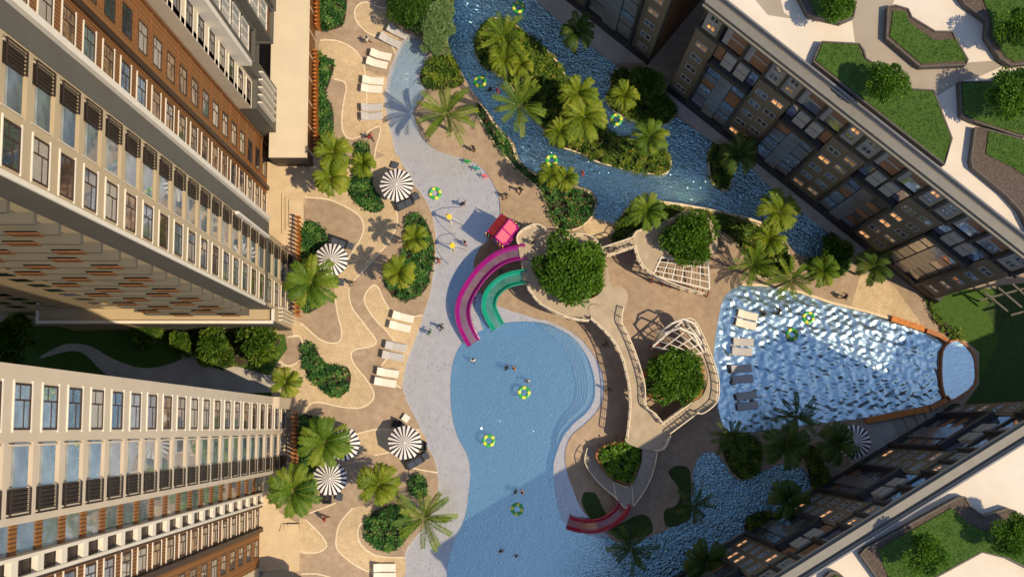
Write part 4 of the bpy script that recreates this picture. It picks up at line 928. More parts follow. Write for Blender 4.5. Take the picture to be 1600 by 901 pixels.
m.fbox(f3, B2 - .35, B2 - .2, 0, .2, 0, TOP); m.build('brown_trim', 'fin_brown', ta)
# cream bay with white fins
x5 = gx(371); f5 = fr_x(x5); C0 = B2; C1 = Y(371, 1.32)
mm = MB(); mm.box(x5 - 24, x5 - .33, C0, C1 + .2, 0, TOP); mm.box(x5 - 2.0, x5, C0 - .04, C0 + .45, 13, TOP); mm.build('core_wall', 'creamw', ta)
m = MB(); m.box(x5 - 1.6, x5 + .08, C0 - .10, C0 - .04, 13, TOP); m.build('cream_ridge', 'lightw', ta)
w5 = (Y(371, 1.195), Y(371, 1.282)); openwall(ta, f5, C0 + .45, C1, [w5], (0, TOP), KS, 'creamw', 'cream_wall'); casement(f5, ta, *w5, .6, KS, 'white', 'glass', find=.06, finw=.09)
# lower dark wing of the cream bay
m = MB(); xl = gx(363); m.box(x5 - 1.5, xl + .0, C0 - .06, C0 + 3.8, 0, 12.8); m.build('lower_wall', 'grey', ta)
m = MB()
for i in range(5): m.box(xl, xl + .35, C0 + .5 + i * .62, C0 + .62 + i * .62, 6.0, 12.4)
build_each(m, 'lower_fin', 'white', ta)
# projecting glazed bays at the far end
x6 = gx(352); f6 = fr_x(x6); D0 = Y(352, 1.365); D1 = Y(352, 1.62); D2 = Y(352, 2.3)
mm = MB(); mm.box(x6 - 24, x6 - .5, D0 + .1, D2, 12.8, TOP); mm.box(x6 - 24, x6 - 3, D0, D2, 0, 12.9); mm.build('core_wall', 'grey', ta)
m = MB(); m.box(x6 - 2, x6 + .02, D0 - .3, D0 + .1, 18, TOP); m.build('white_side', 'white', ta)
for i, (q0, q1, xo, zb) in enumerate(((D0 + .1, D0 + 2.6, 0, 18), (D0 + 2.6, D0 + 5.2, .7, 14.7), (D0 + 5.4, D0 + 8.2, .75, 14.2), (D0 + 8.2, D2, .1, 16))):
    fq = fr_x(x6 + xo)
    b = MB(); b.fbox(fq, q0, q0 + .22, -1.2, .12, zb, TOP); b.fbox(fq, q1 - .22, q1, -1.2, .12, zb, TOP); b.fbox(fq, q0 - .1, q1, -1.2, .2, zb - .35, zb); b.build('bay_frame', 'grey', ta)
    g_ = MB(); w_ = MB(); p_ = MB(); k0 = int(math.ceil(zb / FH))
    p_.fbox(fq, q0 + .22, q1 - .22, -.6, -.06, zb + .01, zb + 1.1)
    for k in range(k0, 24):
        g_ = MB(); w_ = MB(); n = 3; cw = (q1 - q0 - .44) / n
        for j in range(n):
            a = q0 + .22 + j * cw; g_.fbox(fq, a + .03, a + cw - .03, -.5, -.02, k * FH + .75, k * FH + 3.0); 
            w_.fbox(fq, a + cw - .05, a + cw + .05, -.3, .02, k * FH + .75, k * FH + 3.05)
        p_.fbox(fq, q0 + .22, q1 - .22, -.5, -.05, k * FH + .05, k * FH + .7); w_.fbox(fq, q0 + .22, q1 - .22, -.3, .03, k * FH + .70, k * FH + .78)
        gb = g_.build('bay_window', 'bayglass', ta); w_.build('mullion', 'white', gb, org=root_loc(ta))
    build_each(p_, 'bay_panel', 'fin_brown' if i in (1, 2) else 'dbrown', ta)
m = MB(); m.box(xa - 29, x6 + .3, S0, D2, TOP, TOP + .4); m.build('roof', 'rooftaupe', ta)
# low wing with the cream flat roof, terraces in front of the towers
LW = [(430,-60),(478,-60),(478,246),(430,246)]
lx0 = P(425, 0, 4.5)[0]; lx1 = P(478, 246, 4.5)[0]; ly0 = P(470, 246, 4.5)[1]; ly1 = P(470, -60, 4.5)[1]
lw = thing('low_wing', 'low wing with flat cream roof and brown glazing beside the upper tower', 'building', (lx1, ly0, 0))
m = MB(); m.box(lx0, lx1 - .1, ly0 + .1, ly1, 0, 4.3); m.build('wall', 'dbrown', lw)
m = MB(); m.box(lx0, lx1, ly0, ly1, 4.3, 4.5); m.build('roof', 'creamw', lw)
m = MB(); m.box(lx0, lx1 + .02, ly0 - .02, ly0 + .09, 2.2, 4.3); m.build('fascia', 'dgrey', lw)
m = MB()
for i in range(8): y = ly0 + 1 + i * 2.1; m.box(lx1 - .1, lx1 - .02, y, y + .1, 0, 4.3)
m.box(lx1 - .1, lx1 + .05, ly0, ly1, 4.12, 4.298); m.build('post', 'kerb', lw); m = MB()
for i in range(8): y = ly0 + 1.12 + i * 2.1; m.box(lx1 - .1, lx1 - .05, y, y + 1.92, .3, 4.0)
m.build('glazing', 'fin_brown', lw)
def terrace(label, pts, steps, h=.4):
    poly = ccw(plan(pts, h, 1)); cx, cy = poly[0]; r = thing('stepped_terrace', label, 'terrace', (cx, cy, 0))
    m = MB(); m.prism(poly, .0, h * .5); m.build('platform', 'terrace', r)
    for i, s in enumerate(steps):
        m = MB(); m.prism(ccw(plan(s, h, 1)), h * .5, h * .5 + .13 * (i + 1)); m.build('step', 'terrace', r)
    return r
def nest(x0, y0, x1, y1, n, dx, dy0, dy1): return [[(x0 + dx * i, y0 + dy0 * i), (x1, y0 + dy0 * i), (x1, y1 - dy1 * i), (x0 + dx * i, y1 - dy1 * i)] for i in range(n)]
terrace('tan entrance terrace with nested steps between the upper tower and the paving', [(400,252),(476,252),(476,318),(469,318),(469,400),(452,400),(452,480),(400,480)], nest(440, 302, 475, 365, 4, 6, 5, 5)[:3])
terrace('tan stepped terrace beside the big bushy palm at the lower tower', [(400,730),(435,730),(435,800),(467,818),(467,892),(400,892)], [[(440,818),(467,818),(467,830),(436,830)],[(444,818),(467,818),(467,826),(444,826)],[(450,818),(467,818),(467,822),(450,822)]], .5)
# ---------------------------------------------------------------- lower tower
xb = gx(353); Yb = lambda r, s: P(800 - r, 667 + s * r)[1]
T0, T1, T2 = Yb(353, -.127), Yb(353, .02), Yb(353, .197)
tb = thing('apartment_tower', 'off-white tower in the lower corner with dark balcony railings', 'building', (xb, T2, 0))
fb = fr_x(xb)
mm = MB(); mm.box(xb - 28, xb - .95, T2 + .02, T0, 0, TOP); mm.build('core_wall', 'lightw', tb)
ww = (T1 + .28, T1 + 2.15); openwall(tb, fb, T1, T0, [ww], (0, TOP), KS, 'lightw'); casement(fb, tb, *ww, .6, KS, 'white', 'glassl')
lb0, lb1 = T2 + .3, T1 - .2
openwall(tb, fb, T2, T1, [(lb0, lb1)], (0, TOP), KS, 'lightw', h=2.62, zs=.12); balcony(fb, tb, lb0, lb1, .12, KS, (.0, .37))
m = MB()
m.fbox(fb, lb0 - .02, lb1 + .02, -.9, -.21, 0, TOP); m.build('loggia_back', 'lightw', tb)
m = MB(); m.fbox(fb, T0 - .95, T0, 0, .5, 0, 6.2); m.build('low_pilaster', 'lightw', tb)
x3 = gx(390); f3 = fr_x(x3); E0 = Yb(390, .197) + .4; E1 = Yb(390, .262); E2 = Yb(390, .306); E3 = Yb(390, .40); E4 = Yb(390, .56)
mm = MB(); mm.box(x3 - 24, x3 - .95, E4, E0, 0, TOP); mm.build('core_wall', 'fin_brown', tb)
m = MB(); m.fbox(f3, E1, E0, -.93, -.12, 0, TOP); m.build('loggia_glass', 'glassl', tb)
m = MB()
for k in KS: m.fbox(f3, E1, E0, -.85, -.05, k * FH + 2.2, k * FH + 3.0)
build_each(m, 'loggia_siding', 'siding', tb)
m = MB(); m.fbox(f3, E1 - .12, E1 + .05, -.3, .3, 0, TOP); m.fbox(f3, E2 - .1, E2 + .08, -.3, .3, 0, TOP)
for k in KS: m.fbox(f3, E2 + .08, E1 - .12, -.3, .26, k * FH - .38, k * FH + .38)
m.build('white_band', 'white', tb)
fbk = MB(); fbk.fbox(f3, E2 + .08, E1 - .12, -.5, -.1, 0, TOP); fbk.build('band_back', 'dbrown', tb)
ro = MB(); z = .9
ro.fbox(f3, E2 + .1, E1 - .14, .05, .12, z + 1.1, z + 1.17); ro.fbox(f3, E2 + .1, E1 - .14, .05, .12, z - .1, z - .05)
for i in range(9): c = E2 + .1 + (E1 - E2 - .26) * i / 8; ro.fbox(f3, c, c + .025, .06, .10, z - .05, z + 1.1)
ro = ro.build('railing', 'railm', tb)
for k in KS[1:]: c = ro.copy(); COL.objects.link(c); c.location = (0, 0, FH * k)
m = MB(); m.fbox(f3, E2 - .28, E2 - .1, -.2, .2, 0, TOP); m.fbox(f3, E3 - .35, E3, -.1, .3, 0, TOP); m.build('dark_beam', 'dbrown', tb)
w3 = (E3 + .15, E2 - .45); openwall(tb, f3, E3, E2 - .28, [w3], (0, TOP), KS, 'siding', 'siding_wall'); casement(f3, tb, *w3, .6, KS, 'white', 'glass', find=.06, finw=.09)
w4 = (E4 + .9, E4 + 2.4); openwall(tb, f3, E4, E3 - .35, [w4], (0, TOP), KS, 'brownwall', 'brown_wall'); casement(f3, tb, *w4, .6, KS, None, 'glass')
m = MB(); m.box(x3 - 24, x3 + .0, E4 - 8, E4 - .01, 0, TOP); m.build('end_wall', 'creamw', tb)
m = MB(); m.box(xb - 29, xb + .3, E4 - 8, T0, TOP, TOP + .4); m.build('roof', 'rooftaupe', tb)
# entrance canopy at the bottom edge
cz = 3.4; cp = [(405,905),(414,893),(440,889),(462,895),(470,903),(470,960),(405,960)]
r = thing('entrance_canopy', 'dark entrance canopy at the bottom edge below the tan terrace', 'canopy', (*P(440, 890), 0)); m = MB(); m.prism(plan(cp, cz, 1), cz - .3, cz); m.build('roof', 'dgrey', r)
m = MB(); 
for q in ((415,905),(465,905)): x, y = P(*q, 1.5); m.box(x - .1, x + .1, y - .1, y + .1, 0, cz - .3)
m.build('post', 'dgrey', r)
# ================================================================== FURNITURE
def bevel_box(m, x0, x1, y0, y1, z0, z1, b=.04, mi=0):
    m.hexa([(x0 + b, y0 + b, z0), (x1 - b, y0 + b, z0), (x1 - b, y1 - b, z0), (x0 + b, y1 - b, z0)], [(x0, y0, z0 + b), (x1, y0, z0 + b), (x1, y1, z0 + b), (x0, y1, z0 + b)], mi)
    m.hexa([(x0, y0, z0 + b), (x1, y0, z0 + b), (x1, y1, z0 + b), (x0, y1, z0 + b)], [(x0, y0, z1 - b), (x1, y0, z1 - b), (x1, y1, z1 - b), (x0, y1, z1 - b)], mi)
    m.hexa([(x0, y0, z1 - b), (x1, y0, z1 - b), (x1, y1, z1 - b), (x0, y1, z1 - b)], [(x0 + b, y0 + b, z1), (x1 - b, y0 + b, z1), (x1 - b, y1 - b, z1), (x0 + b, y1 - b, z1)], mi)
def lounger_proto(m):
    r = thing('sun_lounger', None, 'sun lounger')
    f = MB(); f.box(-1.0, 1.0, -.32, -.26, .2, .28); f.box(-1.0, 1.0, .26, .32, .2, .28); f.box(.94, 1.0, -.26, .26, .2, .28); f.build('frame', 'white', r)
    for x in (-.9, .85):
        for y in (-.29, .29): l = MB(); l.box(x - .03, x + .03, y - .03, y + .03, 0, .2); l.build('leg', 'white', r)
    s = MB(); bevel_box(s, -.32, .99, -.34, .34, .285, .38); s.build('seat_cushion', m, r)
    b = MB(); a = R(40); c, sn = math.cos(a), math.sin(a)
    q = lambda x, z: (-.34 - x * c - z * sn * .0 + z * sn, z * c + x * sn + .31)
    pts = [q(0, 0), q(.72, 0), q(.72, .09), q(0, .09)]
    for y0, y1 in ((-.34, .34),):
        b.hexa([(pts[0][0], y0, pts[0][1]), (pts[1][0], y0, pts[1][1]), (pts[1][0], y1, pts[1][1]), (pts[0][0], y1, pts[0][1])], [(pts[3][0], y0, pts[3][1]), (pts[2][0], y0, pts[2][1]), (pts[2][0], y1, pts[2][1]), (pts[3][0], y1, pts[3][1])])
    b.build('back_cushion', m, r)
    return r
LG = {'w': lounger_proto('cushion'), 'g': lounger_proto('cushiong')}; lused = set()
def place(protos, key, usedset, px, py, z0, zc, ang, label, cat, group=None):
    pr = protos[key]; r = pr if key not in usedset else copy_tree(pr); usedset.add(key)
    x, y = P(px, py, z0 + zc); r.location = (x, y, z0); r.rotation_euler = (0, 0, -R(ang)); tag(r, label, cat, group); return r
for px, py, k, a, l in [
(620,50,'g',26,'shaded grey sun lounger under the dark bush, further from the white pairs'),(608,63,'g',26,'shaded grey sun lounger at the top, the one closer to the white pairs'),
(594,86,'w',13,'white sun lounger, upper one of the tilted pair closest to the shaded grey loungers'),(588,99,'w',13,'white sun lounger, lower one of the tilted pair closest to the shaded grey loungers'),
(582,126,'w',4,'white sun lounger in the middle pair by the cove, upper one'),(580,139,'w',4,'white sun lounger in the middle pair by the cove, lower one'),
(580,168,'g',-4,'grey sun lounger half in palm shade beside the cove, upper of its pair'),(580,182,'g',-4,'grey sun lounger half in palm shade beside the cove, lower of its pair'),
(629,495,'w',13,'white sun lounger at the end of the kerb line loop, upper of its pair'),(624,510,'w',13,'white sun lounger at the end of the kerb line loop, lower of its pair'),
(618,541,'g',10,'grey sun lounger between two white pairs on the tan path, upper one'),(613,556,'g',10,'grey sun lounger between two white pairs on the tan path, lower one'),
(605,582,'w',9,'white sun lounger by the widest part of the beach, upper of its pair'),(601,597,'w',9,'white sun lounger by the widest part of the beach, lower of its pair'),
(600,886,'w',0,'white sun lounger at the bottom photo edge, the fully visible one'),(600,900,'w',0,'white sun lounger cut off by the bottom photo edge')]:
    place(LG, k, lused, px, py, .006, .35, a, l, 'sun lounger', 'sun loungers in pairs')
for px, py, k, a, l in [
(1167,492,'w',13,'white sun lounger standing in the sunlit waves, upper of its pair'),(1164,506,'w',13,'white sun lounger standing in the sunlit waves, lower of its pair'),
(1160,534,'g',3,'grey sun lounger at the shadow line in the wave pool, upper of its pair'),(1158,549,'g',3,'grey sun lounger at the shadow line in the wave pool, lower of its pair'),
(1157,576,'g',-5,'grey sun lounger in the blue shade of the wave pool, upper of its pair'),(1159,592,'g',-5,'grey sun lounger in the blue shade of the wave pool, lower of its pair'),
(1165,618,'g',-8,'darkest sun lounger pair in the wave pool near the palm, upper one'),(1167,634,'g',-8,'darkest sun lounger pair in the wave pool near the palm, lower one')]:
    place(LG, k, lused, px, py, -.2, .35, a, l, 'sun lounger', 'sun loungers in pairs')
sh = MB(); sh.prism(plan([(1140,476),(1195,480),(1190,560),(1196,650),(1150,655),(1132,570)], 0, 3), -.44, -.2); structure('wave_pool_floor', sh, 'tile_wave')
# umbrellas
def umbrella_proto():
    r = thing('parasol', None, 'parasol'); n = 40
    p = MB(); p.tube([(0, 0, 0), (0, 0, 2.9)], .03, 8); p.build('pole', 'dgrey', r); b = MB(); b.cone((0, 0), .3, .26, 0, .1, 16); b.build('base', 'dgrey', r)
    c = MB(); rad = lambda a: 1.5 * math.cos(math.pi / 8) / math.cos((a % (math.pi / 4)) - math.pi / 8)
    for i in range(n):
        a0, a1 = 2 * math.pi * (i + .12 * (i % 2)) / n, 2 * math.pi * (i + 1 - .12 * 0 + .12 * ((i + 1) % 2)) / n; mi = i % 2
        prev = None
        for t, z in ((.07, 2.86), (.35, 2.76), (.7, 2.58), (1.0, 2.38)):
            cur = [(t * rad(a0) * math.cos(a0), t * rad(a0) * math.sin(a0), z), (t * rad(a1) * math.cos(a1), t * rad(a1) * math.sin(a1), z)]
            if prev: c.quad(prev[0], cur[0], cur[1], prev[1], mi if prev[0][2] < 2.8 else 0 if mi == 0 else 1)
            prev = cur
        e = [(x, y, z - .1) for x, y, z in prev]; c.quad(prev[0], e[0], e[1], prev[1], mi)
    c.build('canopy', ['canvas', 'navy'], r); t = MB(); t.cone((0, 0), .12, .05, 2.85, 2.95, 12); t.build('finial', 'canvas', r)
    for k in range(8):
        a = k * math.pi / 4; q = MB(); q.tube([(.05 * math.cos(a), .05 * math.sin(a), 2.8), (1.5 * math.cos(a), 1.5 * math.sin(a), 2.33)], .012, 4); q.build('rib', 'dgrey', r)
    return r
um = umbrella_proto()
for i, (px, py, l) in enumerate([(619,288,'striped parasol beside the upper beach edge, above the tall oval bed'),(517,405,'striped parasol next to the shrub bed and the tan terrace steps'),(632,691,'striped parasol by the beach, over dark chairs, near the round little bed'),
 (535,693,'striped parasol half hidden under a large palm frond'),(515,747,'striped parasol overlapping the palm-covered one, beside the stepped terrace'),(1336,690,'striped parasol in deep shade behind a dark palm')]):
    o = um if i == 0 else copy_tree(um); x, y = P(px, py, 2.7); o.location = (x, y, .01); o.rotation_euler = (0, 0, .3 * i); tag(o, l, 'parasol', 'navy and white striped parasols')
def chair_proto():
    r = thing('armchair', None, 'armchair'); m = MB(); bevel_box(m, -.36, .36, -.36, .36, .08, .32, .03); m.build('base', 'wicker', r)
    m = MB(); bevel_box(m, -.36, .36, .26, .40, .3, .8, .03); m.build('backrest', 'wicker', r)
    for s in (-1, 1): m = MB(); bevel_box(m, *sorted((s * .27, s * .40)), -.34, .27, .3, .58, .03); m.build('armrest', 'wicker', r)
    m = MB(); bevel_box(m, -.26, .26, -.36, .25, .325, .44, .04); m.build('seat_cushion', 'wicker', r); return r
def sofa_proto():
    r = thing('sofa', None, 'sofa'); m = MB(); bevel_box(m, -.8, .8, -.36, .36, .08, .32, .03); m.build('base', 'wicker', r)
    m = MB(); bevel_box(m, -.8, .8, .26, .40, .3, .8, .03); m.build('backrest', 'wicker', r)
    for s in (-1, 1): m = MB(); bevel_box(m, *sorted((s * .71, s * .84)), -.34, .27, .3, .58, .03); m.build('armrest', 'wicker', r)
    for s in (-1, 1): m = MB(); bevel_box(m, *sorted((s * .01, s * .70)), -.36, .25, .325, .44, .04); m.build('seat_cushion', 'cushdark', r)
    return r
def table_proto(m_):
    r = thing('side_table', None, 'side table'); m = MB(); bevel_box(m, -.3, .3, -.3, .3, .38, .45, .02); m.build('table_top', m_, r)
    for x in (-.24, .24):
        for y in (-.24, .24): m = MB(); m.box(x - .025, x + .025, y - .025, y + .025, 0, .38); m.build('leg', 'wicker', r)
    return r
FU = {'c': chair_proto(), 's': sofa_proto(), 'd': table_proto('cushdark'), 'w': table_proto('canvas')}; fus = set()
for k, px, py, a, l, c in [
('d',617,258,20,'slate side table behind the upper beach parasol','side table'),('s',632,318,-25,'dark sofa below the upper beach parasol','sofa'),('d',650,307,-25,'slate side table next to the sofa by the beach edge','side table'),
('s',529,378,20,'dark sofa beside the parasol at the terrace shrub bed','sofa'),('d',547,384,20,'slate side table at the end of the sofa by the kerb line','side table'),('d',532,441,0,'slate side table beside the dark chair under the big green palm','side table'),('c',519,440,180,'dark armchair under the parasol by the big green palm','armchair'),
('c',620,662,25,'dark armchair in the parasol shadow near the white table','armchair'),('w',634,653,35,'white-topped side table near the lower beach parasol','side table'),('c',660,697,90,'dark armchair squeezed behind the lower beach parasol, beach side','armchair'),('s',648,722,-30,'dark sofa below the lower beach parasol','sofa'),('d',665,712,-30,'slate side table between the sofa and the beach, below the parasol','side table'),
('c',511,779,180,'dark armchair peeking out under the overlapping parasol','armchair'),('d',530,776,10,'slate side table beside the armchair near the overlapping parasol','side table')]:
    place(FU, k, fus, px, py, .008, .4, a, l, c, 'dark lounge furniture under the parasols')
# inflatable rings
def ring_proto():
    m = MB(); n, q = 32, 12; R0, r0 = .42, .15
    for i in range(n):
        for j in range(q):
            f = lambda a, b: ((R0 + r0 * math.cos(b)) * math.cos(a), (R0 + r0 * math.cos(b)) * math.sin(a), r0 * math.sin(b) * .9 + .08)
            a0, a1 = 2 * math.pi * i / n, 2 * math.pi * (i + 1) / n; b0, b1 = 2 * math.pi * j / q, 2 * math.pi * (j + 1) / q
            m.quad(f(a0, b0), f(a1, b0), f(a1, b1), f(a0, b1), 1 if (i % 8) < 3 and j not in (5, 6, 7) else 0)
    o = m.build('swim_ring', ['green', 'lime'], None, True); return o
rp = ring_proto()
for i, (px, py, z, l) in enumerate([(680,302,-.08,'green and yellow swim ring on the pale wading beach near the parasol'),(750,128,-.06,'swim ring in the river channel beside the island tip and two bathers'),(963,187,-.06,'swim ring in the dark channel behind the golden palms'),(862,251,-.06,'swim ring touching a golden palm on the winding bank'),
 (819,613,-.05,'swim ring in the middle of the blue pool, near four bathers'),(764,688,-.05,'swim ring alone in the blue pool opposite the lower parasol'),(808,795,-.05,'swim ring in the lower shaded part of the pool'),(1238,522,-.03,'swim ring at the shadow line of the wave pool'),(1263,496,-.03,'swim ring in the sunlit white waves'),(810,12,-.06,'dim swim ring at the top edge of the dark river')]):
    o = rp if i == 0 else rp.copy()
    if i: COL.objects.link(o)
    x, y = P(px, py, 0); o.location = (x, y, z); o.rotation_euler = (0, 0, i * .7); tag(o, l, 'swim ring', 'green and yellow swim rings')
# slatted screens
def screen(label, pts, h=2.0):
    q = [Vector(P(a, b, 0)) for a, b in pts]; r = thing('slat_screen', label, 'screen', (q[0].x, q[0].y, 0)); L = (q[-1] - q[0]).length; t = (q[-1] - q[0]).normalized(); s = Vector((-t.y, t.x))
    n = int(L / .34); m = MB(); p2 = MB()
    for i in range(n + 1):
        c = q[0] + t * (L * i / n); w = .045
        m.hexa([(*(c - t * w - s * .16), 0), (*(c + t * w - s * .16), 0), (*(c + t * w + s * .16), 0), (*(c - t * w + s * .16), 0)], [(*(c - t * w - s * .16), h), (*(c + t * w - s * .16), h), (*(c + t * w + s * .16), h), (*(c - t * w + s * .16), h)])
    m.build('slats', 'orange', r)
    for z in (.25, h - .3): p2.hexa([(*(q[0] - s * .04), z), (*(q[-1] - s * .04), z), (*(q[-1] + s * .04), z), (*(q[0] + s * .04), z)], [(*(q[0] - s * .04), z + .1), (*(q[-1] - s * .04), z + .1), (*(q[-1] + s * .04), z + .1), (*(q[0] + s * .04), z + .1)])
    p2.build('rail', 'fin_brown', r)
screen('orange slatted screen at the top edge between the low wing and the first shrub bed', [(499,-20),(499,48)])
screen('long orange slatted screen along the narrow shrub bed', [(497,88),(497,238)])
screen('orange slatted screen beside the nested terrace steps', [(470,343),(470,420)])
screen('short orange slatted screen at the upper tower corner under the big palm', [(468,452),(468,494)])
screen('rusty slatted screen in front of the lower tower, behind the large palm', [(464,645),(464,745)])
# orange edge walls of the wave pool and its side basin
def wall(label, pts, w, h, m, name='pool_wall', z0=0.0):
    q = plan(pts, h, 1, False); r = MB(); mm = len(q); A = []; B = []
    for k in range(mm):
        t = (Vector(q[min(k + 1, mm - 1)]) - Vector(q[max(k - 1, 0)])).normalized(); s = Vector((-t.y, t.x)) * w / 2; p = Vector(q[k]); A.append(tuple(p + s)); B.append(tuple(p - s))
    r.prism(A + B[::-1], z0, h); return tag(r.build(name, m), label, 'wall')
wall('bright orange wall along the end of the wave pool, sunlit', [(1394,497),(1445,514)], .5, .55, 'orange')
wall('orange wall between the wave pool and the lawn, in shade', [(1449,516),(1470,524),(1481,533)], .4, .55, 'rust')
wall('orange wall along the shaded lower edge of the wave pool beside grey steps', [(1354,657),(1400,648),(1452,638)], .5, .5, 'orange')
wall('rusty corner wall where the wave pool meets the small basin', [(1455,637),(1476,627),(1484,620)], .4, .5, 'rust')
kk = MB(); so = ccw(smallp); kk.ring(offset(so, -.16), so, -.4, .5); tag(kk.build('basin_wall', 'rust'), 'rusty rim wall around the small oval side basin', 'wall')
wall('low pale kerb wall along the sunny edge of the wave pool', [(1160,444),(1205,446),(1250,456),(1300,473),(1357,487),(1393,498)], .22, .14, 'kerb')
wall('low pale kerb wall along the upper river end below the pointed bed', [(1031,315),(1073,321),(1122,330),(1157,338),(1190,348)], .2, .25, 'kerb')
for i in range(5):
    x = 1392 + i * 17; s = MB(); s.prism(plan([(x, 652 - i * 2.6), (x + 14, 650 - i * 2.6), (x + 30, 676 - i * 3), (x + 14, 682 - i * 3)], 0, 1), 0, .1 + .05 * i); structure('paving_step', s, 'stepgrey')
rk = MB()
for i in range(9):
    x, y = P(1466 + random.uniform(-14, 16), 650 + random.uniform(-12, 12)); s = random.uniform(.25, .45); rk.cone((x, y), s, s * .5, 0, s * .7, 7)
tag(rk.build('rock_pile', 'stepgrey'), 'small pile of grey rocks beside the corner of the wave pool', 'rocks', kind='stuff')
# ================================================================== PLAYGROUND
DZ = 3.0
def slide(label, pts, zs, w, mc, mf, posts):
    c = plan(pts, 0, 1, False)
    q = []
    n = len(pts)
    for k in range(n): x, y = P(*pts[k], zs[k]); q.append((x, y, zs[k]))
    q = [tuple(a) for a in q]; xy = smooth([(a[0], a[1]) for a in q], 6, False); zz = smooth([(a[2], 0) for a in q], 6, False)
    path = [Vector((xy[k][0], xy[k][1], zz[k][0])) for k in range(len(xy))]; r = thing('water_slide', label, 'slide', tuple(path[-1] * 1.0)); r.location.z = 0
    pr = [(-.5, .42), (-.58, .40), (-.60, .30), (-.52, .05), (-.36, -.16), (.36, -.16), (.52, .05), (.60, .30), (.58, .40), (.5, .42), (.46, .34), (.40, .10), (.25, -.04), (-.25, -.04), (-.40, .10), (-.46, .34)]
    m = MB(); np_ = len(pr); m_ = len(path); rows_ = []
    for k in range(m_):
        t = (path[min(k + 1, m_ - 1)] - path[max(k - 1, 0)]); t.z = 0; t.normalize(); s = Vector((-t.y, t.x, 0))
        rows_.append([tuple(path[k] + s * (a * w) + Vector((0, 0, b * w * .8))) for a, b in pr])
    for k in range(m_ - 1):
        for j in range(np_):
            j2 = (j + 1) % np_; m.quad(rows_[k][j], rows_[k][j2], rows_[k + 1][j2], rows_[k + 1][j], 1 if j == 12 else 0)
    for k in (0, m_ - 1): i = len(m.v); m.v += rows_[k]; m.f.append(tuple(range(i, i + np_))); m.m.append(0)
    m.build('chute', [mc, mf], r, False)
    for i in posts:
        p = path[i]; s = MB(); s.tube([(p.x, p.y, -.1), (p.x, p.y, p.z - .14)], .07, 8); s.build('support_post', 'dgrey', r)
    return r
slide('purple open water slide curving down to the blue pool', [(822,393),(793,399),(771,410),(749,431),(730,460),(723,484),(726,506),(735,526),(741,536)], [2.95,2.75,2.5,2.1,1.6,1.15,.7,.3,.12], 1.14, 'purple', 'purpled', [9, 20, 32])
slide('green open water slide inside the curve of the purple one', [(824,432),(800,436),(783,444),(768,460),(764,480),(771,498),(779,511)], [2.95,2.6,2.2,1.6,1.0,.45,.12], 1.12, 'teal', 'teald', [8, 18])
slide('red open water slide curving from the lower landing into the shallows', [(975,785),(969,799),(951,814),(929,821),(905,820),(887,815)], [1.5,1.3,.95,.6,.25,.08], 1.05, 'redslide', 'redslided', [7, 15])
def railing(parent, pts, z, h=1.0, closed=False, step=.8, lean=.0, post='redpost', rails=True, sub=3):
    q = plan(pts, z, sub, closed); L = 0; m = MB(); pm = MB(); prev = None; acc = 0
    path = [(x, y, z + h) for x, y in q]; m.tube(path, .06, 5, closed=closed)
    if rails: 
        for hh in (.35, .68): m.tube([(x, y, z + h * hh) for x, y in q], .018, 4, closed=closed)
    nxt = 0
    for k in range(len(q) - 1):
        a, b = Vector(q[k]), Vector(q[k + 1]); d = (b - a).length
        while nxt <= acc + d:
            p = a + (b - a) * ((nxt - acc) / max(d, 1e-6)); pm.box(p.x - .035, p.x + .035, p.y - .035, p.y + .035, z - .35, z + h - .02); nxt += step
        acc += d
    m.build('rail', 'cream', parent); o = pm.build('rail_posts', post, parent); return o
def deck(label, pts, z, th=.28, hole=None, rails=(), supports=(), n=3, m='deckfloor', name='raised_deck', cat='deck'):
    o = ccw(plan(pts, z, n)); cx = sum(p[0] for p in o) / len(o); cy = sum(p[1] for p in o) / len(o); r = thing(name, label, cat, (cx, cy, 0))
    s = MB(); hl = [ccw(plan(hole, z, 3))] if hole else []; s.sheet([o] + hl, z); k = len(s.f); s.sheet([o] + hl, z - th); s.f[k:] = [f[::-1] for f in s.f[k:]]
    for lp, sg in [(o, 1)] + [(h_, -1) for h_ in hl]:
        for i in range(len(lp)):
            a, c = lp[i], lp[(i + 1) % len(lp)]
            if sg < 0: a, c = c, a
            s.quad((*a, z - th), (*c, z - th), (*c, z), (*a, z))
    s.build('floor', m, r); e = MB()
    for rp_ in rails: e = MB(); e.tube([(x, y, z - .04) for x, y in plan(rp_, z, 3, False)], .085, 5); e.build('edge', 'cream', r)
    if not rails: e = MB(); e.tube([(x, y, z - .04) for x, y in o], .075, 5, closed=True); e.build('edge', 'cream', r)
    for rp_ in rails: railing(r, rp_, z)
    for q in supports:
        x, y = P(*q, z / 2); p_ = MB(); p_.tube([(x, y, 0), (x, y, z - th)], .12, 8); p_.build('support_post', 'redpost', r)
    return r
deck('raised play deck around the largest round tree, where both slides start', [(807,371),(810,365),(818,359),(835,352),(846,354),(857,365),(872,377),(895,368),(920,370),(934,381),(944,398),(951,425),(957,448),(969,447),(979,455),(981,468),(973,490),(960,488),(945,478),(925,474),(919,482),(921,494),(905,499),(884,494),(862,485),(844,474),(832,461),(823,447),(819,437),(814,410),(810,388)], DZ,
     hole=[(845,420),(860,392),(900,380),(935,392),(946,420),(940,455),(915,468),(880,466),(852,448)], rails=([(811,384),(808,371),(818,360),(835,353),(847,356),(858,367)],[(872,376),(895,368),(920,370),(934,381),(944,398)],[(824,449),(833,462),(844,475),(862,486),(884,495),(905,500),(920,501)]), supports=[(818,400),(826,440),(862,480),(840,365),(938,400),(905,490)])
